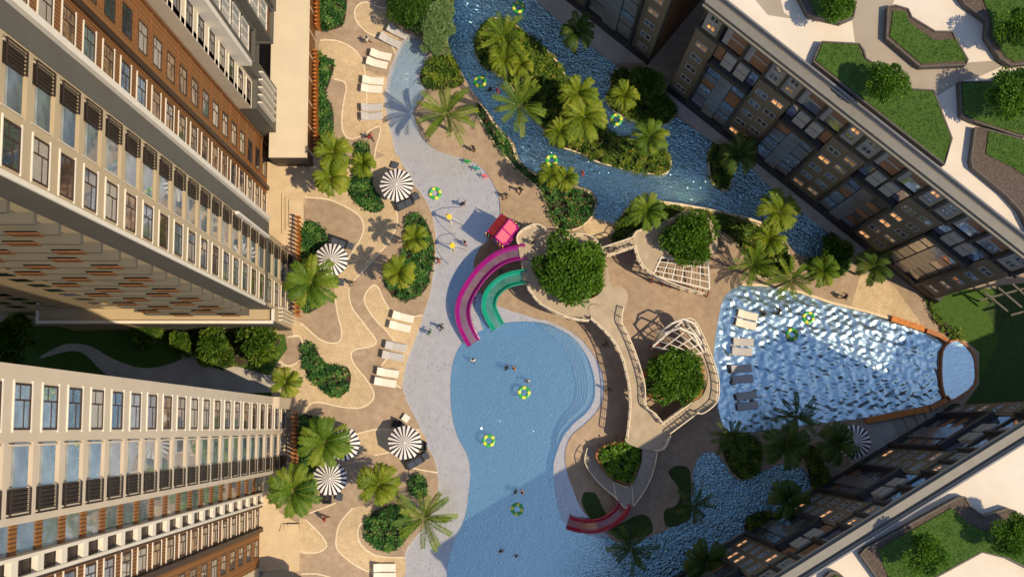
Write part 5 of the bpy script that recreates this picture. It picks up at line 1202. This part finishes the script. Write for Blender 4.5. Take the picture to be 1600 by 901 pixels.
deck('long curved walkway deck from the big tree deck to the lower stairs', [(920,482),(926,475),(945,478),(960,489),(972,491),(970,503),(979,522),(990,548),(1000,578),(1006,604),(1008,630),(1022,646),(1032,660),(1046,680),(1036,700),(1020,703),(1000,700),(978,690),(979,676),(983,650),(984,630),(982,602),(978,583),(972,560),(960,536),(945,517),(925,497)], DZ - .05,
     rails=([(922,497),(945,518),(960,536),(972,560),(978,583),(982,602),(984,630),(983,650),(979,684)],[(973,481),(970,503),(979,522),(990,548),(1000,578),(1006,604),(1008,634),(1022,646),(1036,664)],[(1046,680),(1036,700),(1022,703)]), supports=[(950,515),(985,560),(988,620),(1000,675),(1030,675)])
deck('second play deck holding a round tree, with white net beside it', [(988,374),(993,364),(1024,352),(1053,338),(1073,330),(1105,338),(1118,360),(1120,390),(1100,403),(1078,418),(1055,412),(1033,401),(1022,420),(1018,428),(1004,418),(995,400),(991,385)], DZ,
     hole=[(1036,378),(1048,350),(1080,340),(1108,355),(1112,380),(1095,398),(1070,406),(1048,398)], rails=([(991,384),(995,400),(1004,418),(1018,429),(1024,433),(1055,447),(1098,460)],[(988,373),(993,364),(1005,359)]), supports=[(996,395),(1012,415),(1040,352),(1115,375),(1100,405)])
deck('third play deck along the wave pool around the orange tree planter', [(1070,499),(1082,501),(1095,523),(1107,551),(1117,580),(1121,602),(1119,624),(1110,636),(1095,646),(1085,643),(1078,631),(1098,618),(1106,590),(1098,562),(1085,540),(1074,520),(1066,508)], DZ,
     rails=([(1070,499),(1082,501),(1095,523),(1107,551),(1117,580),(1121,602),(1119,624),(1110,636),(1095,646),(1087,644)],), supports=[(1088,515),(1110,565),(1114,615),(1092,638)])
def bridge(label, a0, a1, b0, b1, z0, z1):
    r = thing('footbridge', label, 'bridge', (*P(*a0, z0), 0)); A0, A1, B0, B1 = (Vector((*P(*q, z), z)) for q, z in ((a0, z0), (a1, z0), (b0, z1), (b1, z1)))
    n = int((B0 - A0).length / .3); m = MB()
    for i in range(n):
        t0, t1 = (i + .06) / n, (i + .94) / n; c = [A0.lerp(B0, t0), A1.lerp(B1, t0), A1.lerp(B1, t1), A0.lerp(B0, t1)]
        m.hexa([tuple(p - Vector((0, 0, .1))) for p in c], [tuple(p) for p in c])
    m.build('planks', 'deckfloor', r)
    for a, b in ((A0, B0), (A1, B1)):
        m = MB(); up = Vector((0, 0, 1)); m.tube([tuple(a + up), tuple(b + up)], .06, 5); m.tube([tuple(a - up * .1), tuple(b - up * .1)], .08, 5); m.build('rail', 'cream', r); m = MB()
        for i in range(6): p = a.lerp(b, i / 5); m.box(p.x - .035, p.x + .035, p.y - .035, p.y + .035, p.z - .1, p.z + .98)
        m.build('rail_posts', 'cream', r)
bridge('timber plank bridge between the big tree deck and the second deck', (940,389), (943,402), (988,373), (992,386), DZ - .03, DZ - .03)
bridge('timber step bridge between the third deck and the curved walkway', (1078,629), (1089,644), (1034,661), (1045,677), DZ - .03, DZ - .05)
def net(label, corners, nu, nv, bulge, z, rposts):
    """white climbing net: four plan corners, straight ropes"""
    Q = [Vector((*P(*q, z), z)) for q in corners]; r = thing('climbing_net', label, 'climbing net', (Q[0].x, Q[0].y, 0))
    S = lambda u, v: (Q[0] * (1 - u) * (1 - v) + Q[1] * u * (1 - v) + Q[2] * u * v + Q[3] * (1 - u) * v) + Vector((0, 0, bulge * 16 * u * (1 - u) * v * (1 - v) * .6 + bulge * .4 * 4 * v * (1 - v)))
    m = MB()
    for i in range(nu + 1): m.tube([tuple(S(i / nu, k / 10)) for k in range(11)], .05 if 0 < i < nu else .085, 5)
    for j in range(nv + 1): m.tube([tuple(S(k / 10, j / nv)) for k in range(11)], .05 if 0 < j < nv else .085, 5)
    m.build('net', 'netw', r); m = MB()
    for i in range(nu * 3 + 1): m.tube([tuple(S(i / nu / 3, k / 8) - Vector((0, 0, 1.1))) for k in range(9)], .016, 4)
    m.build('ropes', 'railm', r)
    for u in rposts:
        p = S(u, 1); s = S(u, .96); m = MB(); m.tube([(p.x + .25, p.y - .35, 0), tuple(p)], .06, 6); m.build('post', 'redpost', r)
    return r, S
net('flat white climbing net with red posts beside the second deck', [(1033,402),(1106,408),(1108,452),(1020,430)], 6, 4, .25, DZ, (0, .2, .35, .5, .65, .8, .9, 1))
r, S = net('domed white climbing net above the orange tree planter', [(1020,541),(1068,500),(1104,548),(1078,556)], 5, 4, 1.5, DZ, (0, .3, .7))
m = MB()
for q in ([(1020,541,0),(1030,520,3.2),(1050,505,4.4),(1068,498,4.6),(1085,505,4.4),(1098,530,3.4),(1108,556,0)],[(1018,545,0),(1040,520,4.2),(1062,512,5.0),(1084,522,4.4),(1100,552,3)]):
    m.tube([(*P(a, b, c), c) for a, b, c in q], .10, 6)
m.build('arch', 'netw', r)
m = MB()
for (a, b) in ((1022,540),(1028,556)): x, y = P(a, b, 1.4); m.box(x - .3, x + .3, y - .06, y + .06, .1, 2.7)
m.build('red_panel', 'redpost', r)
def ringplanter(label, pts, h, m, lawn=None, cat='planter', plantm='tree_b', dens=26, ph=.7, leaf=(.3, .17)):
    o = ccw(plan(pts, h, 3)); cx = sum(p[0] for p in o) / len(o); cy = sum(p[1] for p in o) / len(o); r = thing('planter', label, cat, (cx, cy, 0))
    inn = offset(o, .22); w = MB(); w.ring(o, inn, 0, h); w.build('wall', m, r); s = MB(); s.sheet([inn], h - .15); s.build('soil', 'soil', r)
    X, Y_, Z, a = clumps(int(area(inn) * dens), inn, ph, .3, .8); V = leaves_at(X, Y_, Z + h - .12, 6, *leaf) - np.array([cx, cy, 0])
    quads_obj('foliage', V, np.clip(np.repeat(.55 + .15 * a, 6) + RNG.normal(0, .2, len(V)), 0, 1), plantm, r); return r
ringplanter('orange walled planter under the big round tree of the slide deck', [(847,420),(862,396),(900,384),(932,396),(942,420),(936,455),(914,474),(889,478),(868,462),(852,444)], 2.2, 'rust', plantm='shrub_o')
ringplanter('orange planter holding the tree on the second deck', [(1038,378),(1050,352),(1080,343),(1105,357),(1109,380),(1096,408),(1070,412),(1046,400)], 2.2, 'rust', plantm='shrub_o')
ringplanter('tall orange tilted planter holding the tree beside the domed net', [(1005,592),(1018,568),(1037,552),(1066,541),(1079,549),(1100,580),(1096,618),(1078,627),(1042,624),(1010,615)], 2.9, 'rust', plantm='shrub_o')
ringplanter('teardrop shaped rust planter full of bright leafy plants between two stair flights', [(931,709),(943,696),(968,690),(995,687),(1002,696),(1000,724),(987,754),(978,757),(953,744),(937,725)], 1.9, 'rust', leaf=(.36, .26), dens=18)
# two stair flights round the teardrop planter
def flight(label, inner, outer, z0, z1, rail):
    a = smooth([P(*q, 1.5) for q in inner], 4, False); b = smooth([P(*q, 1.5) for q in outer], 4, False); n = 12
    r = thing('stair_flight', label, 'stairs', (*b[0], 0)); ia = lambda pth, t: Vector(pth[int(t * (len(pth) - 1))]).lerp(Vector(pth[min(len(pth) - 1, int(t * (len(pth) - 1)) + 1)]), t * (len(pth) - 1) % 1)
    for i in range(n):
        t0, t1 = i / n, (i + 1) / n; z = z0 + (z1 - z0) * (i + 1) / n; m = MB(); m.prism([tuple(ia(a, t0)), tuple(ia(b, t0)), tuple(ia(b, t1)), tuple(ia(a, t1))], max(0, z - .6), z); m.build('step', 'stepgrey', r)
    m = MB(); m.tube([(*ia(b, i / n), z0 + (z1 - z0) * i / n + .95) for i in range(n + 1)], .05, 6)
    for i in range(0, n + 1, 2): p = ia(b, i / n); z = z0 + (z1 - z0) * i / n; m.tube([(p.x, p.y, z), (p.x, p.y, z + .94)], .03, 5)
    m.build('handrail', 'cream' if rail else 'railm', r)
flight('stair flight curving along the pool side of the teardrop planter', [(938,697),(932,712),(940,732),(958,750)], [(918,700),(914,722),(932,750),(962,777)], .1, 1.5, True)
flight('stair flight on the outer side of the teardrop planter, from walkway to landing', [(1002,697),(1001,720),(994,742),(985,757)], [(1023,702),(1017,735),(1006,762),(989,789)], DZ - .1, 1.5, True)
deck('small landing between the two stair flights where the red slide starts', [(958,752),(978,760),(987,756),(990,789),(977,793),(963,778)], 1.5, .2, n=1, m='stepgrey', name='stair_landing', cat='landing', supports=[(975,780)])
st = MB(); 
for i in range(7): s = [(888 + i * .5, 479 + i * 2.6), (918 - i * .2, 486 + i * 1.8), (918, 489 + i * 1.8), (888 + i * .5, 482.6 + i * 2.6)]; st.prism(plan(s, 1.5, 1), 0, 2.8 - i * .35)
tag(st.build('timber_steps', 'plank'), 'dark timber steps below the rust wall of the big tree planter', 'steps')
# play tower with pink roof
tw = thing('play_tower', 'play tower with a pink pitched roof and coloured poles beside the slides', 'play tower', (*P(785, 372), 0))
c0 = Vector(P(785, 357, 4.6)); ux = Vector((math.cos(R(-38)), math.sin(R(-38)))); uy = Vector((-ux.y, ux.x))
W = lambda a, b, z: (c0.x + ux.x * a + uy.x * b, c0.y + ux.y * a + uy.y * b, z)
def slab(m, q, t, mi=0): m.hexa([(x, y, z - t) for x, y, z in q], q, mi)
RW, RL = .95, 1.0
m = MB(); slab(m, [W(-RW, -RL, 4.1), W(0, -RL, 5.0), W(0, RL, 5.0), W(-RW, RL, 4.1)], .06); m.build('roof_slope', 'redslide', tw)
m = MB(); slab(m, [W(0.02, -RL, 5.0), W(RW, -RL, 4.1), W(RW, RL, 4.1), W(0.02, RL, 5.0)], .06); m.build('roof_slope', 'pink', tw)
m = MB()
for b in (-RL, 0, RL): m.tube([W(.0, b, 5.05), W(RW + .03, b, 4.14)], .06, 5)
m.tube([W(0, -RL, 5.06), W(0, RL, 5.06)], .06, 5); m.tube([W(RW, -RL, 4.13), W(RW, RL, 4.13)], .06, 5); m.build('roof_trim', 'magenta', tw)
cols = ['yellow', 'green', 'orangep', 'tealp', 'green', 'yellow']
for i in range(7):
    a = -.9 + 1.8 * i / 6
    for b, s in ((-RL - .12, 0), (RL + .12, 1)):
        q = W(a, b, 0); m = MB(); m.tube([(q[0], q[1], 1.2), (q[0], q[1], 4.3 - .0 * i)], .055, 6); m.build('pole', cols[(i + s) % 6], tw)
for a in (-.85, .85):
    for b in (-.85, .85): q = W(a, b, 0); m = MB(); m.tube([(q[0], q[1], 0), (q[0], q[1], 4.3)], .08, 8); m.build('corner_post', 'magenta', tw)
m = MB(); slab(m, [W(-1.1, -1.15, 2.4), W(1.1, -1.15, 2.4), W(1.1, 1.15, 2.4), W(-1.1, 1.15, 2.4)], .15); m.build('platform', 'magenta', tw)
m = MB()
q0 = W(1.1, .2, 2.4); q1 = W(1.1, .9, 2.4); e0 = (*P(812, 372, 2.9), 2.9); e1 = (*P(810, 382, 2.9), 2.9); slab(m, [q0, e0, e1, q1], .1); m.build('gangway', 'deckfloor', tw)
# splash toys
def splash(label, px, py, h, arms, k):
    x, y = P(px, py, h); r = thing('splash_toy', label, 'splash toy', (x, y, -.12)); m = MB(); m.tube([(x, y, -.12), (x, y, h)], .07, 8); m.build('pole', 'yellow', r)
    m = MB(); m.cone((x, y), .06, .24, h - .1, h + .12, 14); m.tube([(x, y, h - .3), (x - .22, y + .25, h - .1)], .1, 7); m.build('spray_head', 'yellow', r); m = MB()
    for a, L in arms:
        q = [(x + L * t * math.cos(a), y + L * t * math.sin(a), h + .05 + .9 * t - (h + 1.05) * t * t) for t in (0, .25, .5, .75, 1)]; m.tube(q, .03, 5)
    m.build('water_jets', 'jet', r)
splash('yellow spray pole on the wading beach, closer to the green ring', 702,339,2.6, [(.95,1.6),(-1.25,1.5),(-.25,1.1)], 0)
splash('yellow spray pole on the wading beach, closer to the play tower slides', 707,384,2.6, [(-1.9,1.4),(-.05,1.3),(1.4,1.5)], 1)
for px, py, m_, l in ((731,252,'green','small green water cannon at the beach rim'),(745,263,'tealp','small teal water cannon between the green and pink ones'),(758,275,'pink','small pink water cannon at the beach rim')):
    x, y = P(px, py, .6); r = thing('water_cannon', l, 'water cannon', (x, y, -.12)); m = MB(); m.tube([(x, y, -.12), (x, y, .65)], .07, 7); m.build('stand', m_, r); m = MB(); m.tube([(x - .3, y + .1, .62), (x + .32, y - .12, .8)], .1, 8, r1=.06); m.tube([(x - .05, y - .25, .7), (x + .05, y + .25, .7)], .05, 6); m.build('barrel', m_, r)
# ================================================================== PEOPLE
def body(pose):
    """one continuous skinned body; joints in metres, facing +Y"""
    if pose == 'walk':
        J = dict(pel=(0,0,.95,.135), wai=(0,.01,1.1,.125), che=(0,.02,1.3,.15), nec=(0,.03,1.47,.06), hea=(0,.05,1.58,.09), top=(0,.05,1.70,.085), sl=(-.18,.02,1.40,.065), sr=(.18,.02,1.40,.065),
                 el=(-.25,-.14,1.16,.042), er=(.25,.16,1.16,.042), wl=(-.25,-.05,.94,.03), wr=(.24,.36,1.02,.03), hl=(-.25,.0,.86,.035), hr=(.23,.43,1.02,.035), hpl=(-.10,0,.90,.095), hpr=(.10,0,.90,.095), kl=(-.11,.18,.50,.06), kr=(.11,-.06,.50,.06), al=(-.11,.26,.08,.04), ar=(.11,-.36,.16,.04), fl=(-.11,.40,.03,.035), fr=(.11,-.28,.03,.035))
    elif pose == 'stand':
        J = dict(pel=(0,0,.95,.135), wai=(0,0,1.1,.125), che=(0,.01,1.3,.15), nec=(0,.01,1.47,.06), hea=(0,.03,1.58,.09), top=(0,.03,1.70,.085), sl=(-.18,0,1.40,.065), sr=(.18,0,1.40,.065),
                 el=(-.28,-.04,1.14,.042), er=(.30,.05,1.16,.042), wl=(-.27,.06,.92,.03), wr=(.26,.28,1.08,.03), hl=(-.26,.1,.84,.035), hr=(.22,.36,1.10,.035), hpl=(-.10,0,.90,.095), hpr=(.10,0,.90,.095), kl=(-.12,.03,.49,.06), kr=(.12,.02,.49,.06), al=(-.13,0,.08,.04), ar=(.13,-.02,.08,.04), fl=(-.15,.15,.03,.035), fr=(.15,.14,.03,.035))
    else:
        J = dict(pel=(0,-.1,.95,.135), wai=(0,-.04,1.1,.125), che=(0,.02,1.3,.15), nec=(0,.06,1.46,.06), hea=(0,.10,1.56,.09), top=(0,.12,1.67,.085), sl=(-.18,.03,1.38,.065), sr=(.18,.03,1.38,.065),
                 el=(-.30,.10,1.18,.042), er=(.32,.12,1.20,.042), wl=(-.30,.32,1.12,.03), wr=(.24,.34,1.16,.03), hl=(-.26,.40,1.12,.035), hr=(.18,.41,1.16,.035), hpl=(-.10,-.1,.90,.095), hpr=(.10,-.1,.90,.095), kl=(-.12,0,.50,.06), kr=(.12,-.1,.50,.06), al=(-.13,-.1,.10,.04), ar=(.13,-.3,.12,.04), fl=(-.14,0,.05,.035), fr=(.14,-.2,.05,.035))
    E = [('pel','wai'),('wai','che'),('che','nec'),('nec','hea'),('hea','top'),('che','sl'),('sl','el'),('el','wl'),('wl','hl'),('che','sr'),('sr','er'),('er','wr'),('wr','hr'),('pel','hpl'),('hpl','kl'),('kl','al'),('al','fl'),('pel','hpr'),('hpr','kr'),('kr','ar'),('ar','fr')]
    ks = list(J); me = bpy.data.meshes.new('person'); me.from_pydata([J[k][:3] for k in ks], [(ks.index(a), ks.index(b)) for a, b in E], [])
    o = bpy.data.objects.new('person', me); COL.objects.link(o); sm = o.modifiers.new('skin', 'SKIN'); o.modifiers.new('sub', 'SUBSURF').levels = 1
    for i, k in enumerate(ks): me.skin_vertices[0].data[i].radius = (J[k][3], J[k][3] * (.75 if k in ('wai', 'che', 'pel') else 1))
    me.skin_vertices[0].data[ks.index('pel')].use_root = True
    dg = bpy.context.evaluated_depsgraph_get(); em = bpy.data.meshes.new_from_object(o.evaluated_get(dg)); em.name = 'person'
    bpy.data.objects.remove(o); bpy.data.meshes.remove(me); em.materials.clear()
    for m in ('skin', 'c_red', 'c_blue'): em.materials.append(M[m])
    hz = J['hea'][2]
    for p in em.polygons:
        c = p.center; p.use_smooth = True
        p.material_index = 1 if (1.02 < c.z < 1.45 and abs(c.x) < .24) else (2 if .52 < c.z <= 1.02 and abs(c.x) < .21 and not (pose == 'walk' and abs(c.x) > .2) else 0)
    h = MB(); hx, hy, _, _ = J['top']; hz = J['top'][2]
    rings = [(.0, .105), (.05, .098), (.085, .07), (.105, .02)]
    for a in range(12):
        a0, a1 = 2 * math.pi * a / 12, 2 * math.pi * (a + 1) / 12
        for (z0, r0), (z1, r1) in zip(rings, rings[1:]): h.quad(*[(hx + r * math.cos(t), hy - .02 + r * math.sin(t), hz - .02 + z) for t, r, z in ((a0, r0, z0), (a1, r0, z0), (a1, r1, z1), (a0, r1, z1))])
        h.quad(*[(hx + r * math.cos(t), hy - .03 + r * math.sin(t), hz - .02 + z) for t, r, z in ((a0, .1, -.09), (a1, .1, -.09), (a1, .105, .0), (a0, .105, .0))]) if math.sin(a0 + .26) < .5 else None
    ho = h.build('hair', 'hair', None, True); hm = ho.data; bpy.data.objects.remove(ho); return em, hm
BD = {k: body(k) for k in ('walk', 'stand', 'swim')}
def person(pose, px, py, z, face, label, top='c_red', bot='c_blue', skin='skin', hair='hair', sc=1.0):
    em, hm = BD[pose]; o = bpy.data.objects.new('person', em); COL.objects.link(o); x, y = P(px, py, z + 1.2 * sc); o.location = (x, y, z); o.rotation_euler = (0, 0, face); o.scale = (sc,) * 3
    for i, m in enumerate((skin, top, bot)): o.material_slots[i].link = 'OBJECT'; o.material_slots[i].material = M[m]
    h = bpy.data.objects.new('hair', hm); COL.objects.link(h); h.parent = o; h.material_slots[0].link = 'OBJECT'; h.material_slots[0].material = M[hair]; tag(o, label, 'person', 'people around the pools'); return o
for a in [
('walk',574,61,0.006,1.2,'person walking past the shaded grey loungers at the top','c_white','c_khaki','skin'),
('walk',578,213,0.006,.6,'person in red walking below the grey loungers by the cove','c_red','c_black','skin_d'),
('stand',740,231,0.004,2.2,'person standing alone on the brown peninsula above the beach','c_black','c_khaki','skin'),
('walk',813,295,0.004,2.6,'person in black on brown paving beside the winding bed','c_black','c_black','skin_d'),
('walk',791,305,0.004,-1.2,'person striding near the beach rim, beside the palm shadow','c_khaki','c_black','skin'),
('stand',723,318,-.13,.4,'person standing in the wading water between ring and play tower','c_black','c_black','skin_d'),
('stand',727,379,-.13,2.0,'person in pink standing under the jets of the lower spray pole','c_pink','c_white','skin'),
('walk',685,406,-.13,1.8,'person at the beach edge beside the tall oval bed','c_red','c_khaki','skin'),
('walk',550,442,.006,-1.2,'person walking away from the parasol under the big green palm','c_khaki','c_khaki','skin'),
('walk',507,810,.006,1.4,'person beside the bushy palm at the stepped terrace','c_red','c_black','skin_d'),
('walk',1322,463,.006,1.3,'person walking on the sunny path above the wave pool','c_black','c_black','skin_d'),
('walk',947,538,.006,.9,'person in the deck shadow between the pool and the walkway','c_black','c_black','skin_d'),
('walk',952,609,.006,-.6,'person in shade at the bulge of the blue pool','c_black','c_khaki','skin_d'),
('stand',782,424,.006,1.1,'person in shade standing between the purple and green slides','c_blue','c_black','skin'),
('walk',960,389,DZ,-1.4,'person crossing the timber plank bridge','c_khaki','c_black','skin_d'),
('stand',834,378,DZ,.5,'person on the slide deck near its rounded corner','c_black','c_blue','skin_d'),
('walk',689,510,-.13,2.4,'child wading on the beach, closer to the purple slide','c_black','c_black','skin_d'),
('stand',671,519,-.13,.9,'person wading on the beach, a little further from the slide','c_teal','c_black','skin_d')]: person(*a[:6], a[6], a[7], a[8])
for a in [(739,563,-.0,'bather alone in the blue pool below the purple slide','skin'),(792,575,1,'bather with dark top in the pool, one of a close pair','skin_d'),(804,575,2,'bather with pale skin in the pool, next to the dark one','skin'),(824,594,3,'bather just above the swim ring in mid pool','skin'),
 (806,768,1.1,'bather with dark top above the lower swim ring','skin_d'),(817,768,2.2,'bather beside the dark-topped one above the lower swim ring','skin'),(783,861,.4,'bather in the lower pool near the bottom edge, one with dark hair','skin'),(807,866,2.9,'bather in the lower pool with light top near the bottom edge','skin'),
 (766,141,.5,'bather in the river channel, the one closer to the swim ring','skin_d'),(778,142,1.9,'bather in the river channel, the one closer to the island','skin'),(911,271,1.5,'bather in the open river below the big island','skin')]:
    person('swim', a[0], a[1], -1.32, a[2], a[3], 'c_black' if a[4] == 'skin_d' else random.choice(['c_red', 'c_white', 'skin']), 'c_black', a[4], random.choice(['hair', 'hair_b']))
person('swim', 1217, 488, -.95, .4, 'bather with black hair among the sunlit white waves', 'c_black', 'c_black', 'skin'); person('swim', 1195, 491, -1.0, 1.4, 'bather low in the waves beside the white loungers', 'skin_d', 'c_black', 'skin_d')
# ================================================================== LIGHT AND CAMERA
EL, AZX, AZY = 59.0, .902, -.431
w = bpy.data.worlds.new('World'); scene.world = w; w.use_nodes = True; nt = w.node_tree
sk = nt.nodes.new('ShaderNodeTexSky'); sk.sky_type = 'NISHITA'; sk.sun_disc = False; sk.sun_elevation = R(EL); sk.sun_rotation = math.atan2(AZX, AZY); sk.air_density = 1.0; sk.dust_density = .6; sk.ozone_density = 1.5
bg = nt.nodes['Background']; bg.inputs['Strength'].default_value = .15; nt.links.new(sk.outputs[0], bg.inputs[0])
sl = bpy.data.lights.new('sun', 'SUN'); sl.energy = 4.1; sl.angle = R(.55); sl.color = (1.0, .80, .53); so_ = bpy.data.objects.new('sun', sl); COL.objects.link(so_)
dv = Vector((AZX * math.cos(R(EL)), AZY * math.cos(R(EL)), math.sin(R(EL)))); so_.rotation_euler = dv.to_track_quat('Z', 'Y').to_euler()
cam = bpy.data.cameras.new('camera'); co = bpy.data.objects.new('camera', cam); COL.objects.link(co); scene.camera = co
cam.sensor_width = 36; cam.lens = 36 * F_PX / 1600; cam.clip_end = 2000; cam.clip_start = 1; co.location = (0, 0, H_CAM); co.rotation_euler = (TH, 0, 0)
vs = scene.view_settings; vs.view_transform = 'Standard'; vs.look = 'None'; vs.exposure = 0.0; vs.gamma = 1; vs.use_curve_mapping = False
scene.cycles.max_bounces = 6; scene.cycles.transparent_max_bounces = 8; scene.cycles.diffuse_bounces = 3; scene.cycles.glossy_bounces = 3
scene.cycles.caustics_reflective = False; scene.cycles.caustics_refractive = False; scene.cycles.use_denoising = True
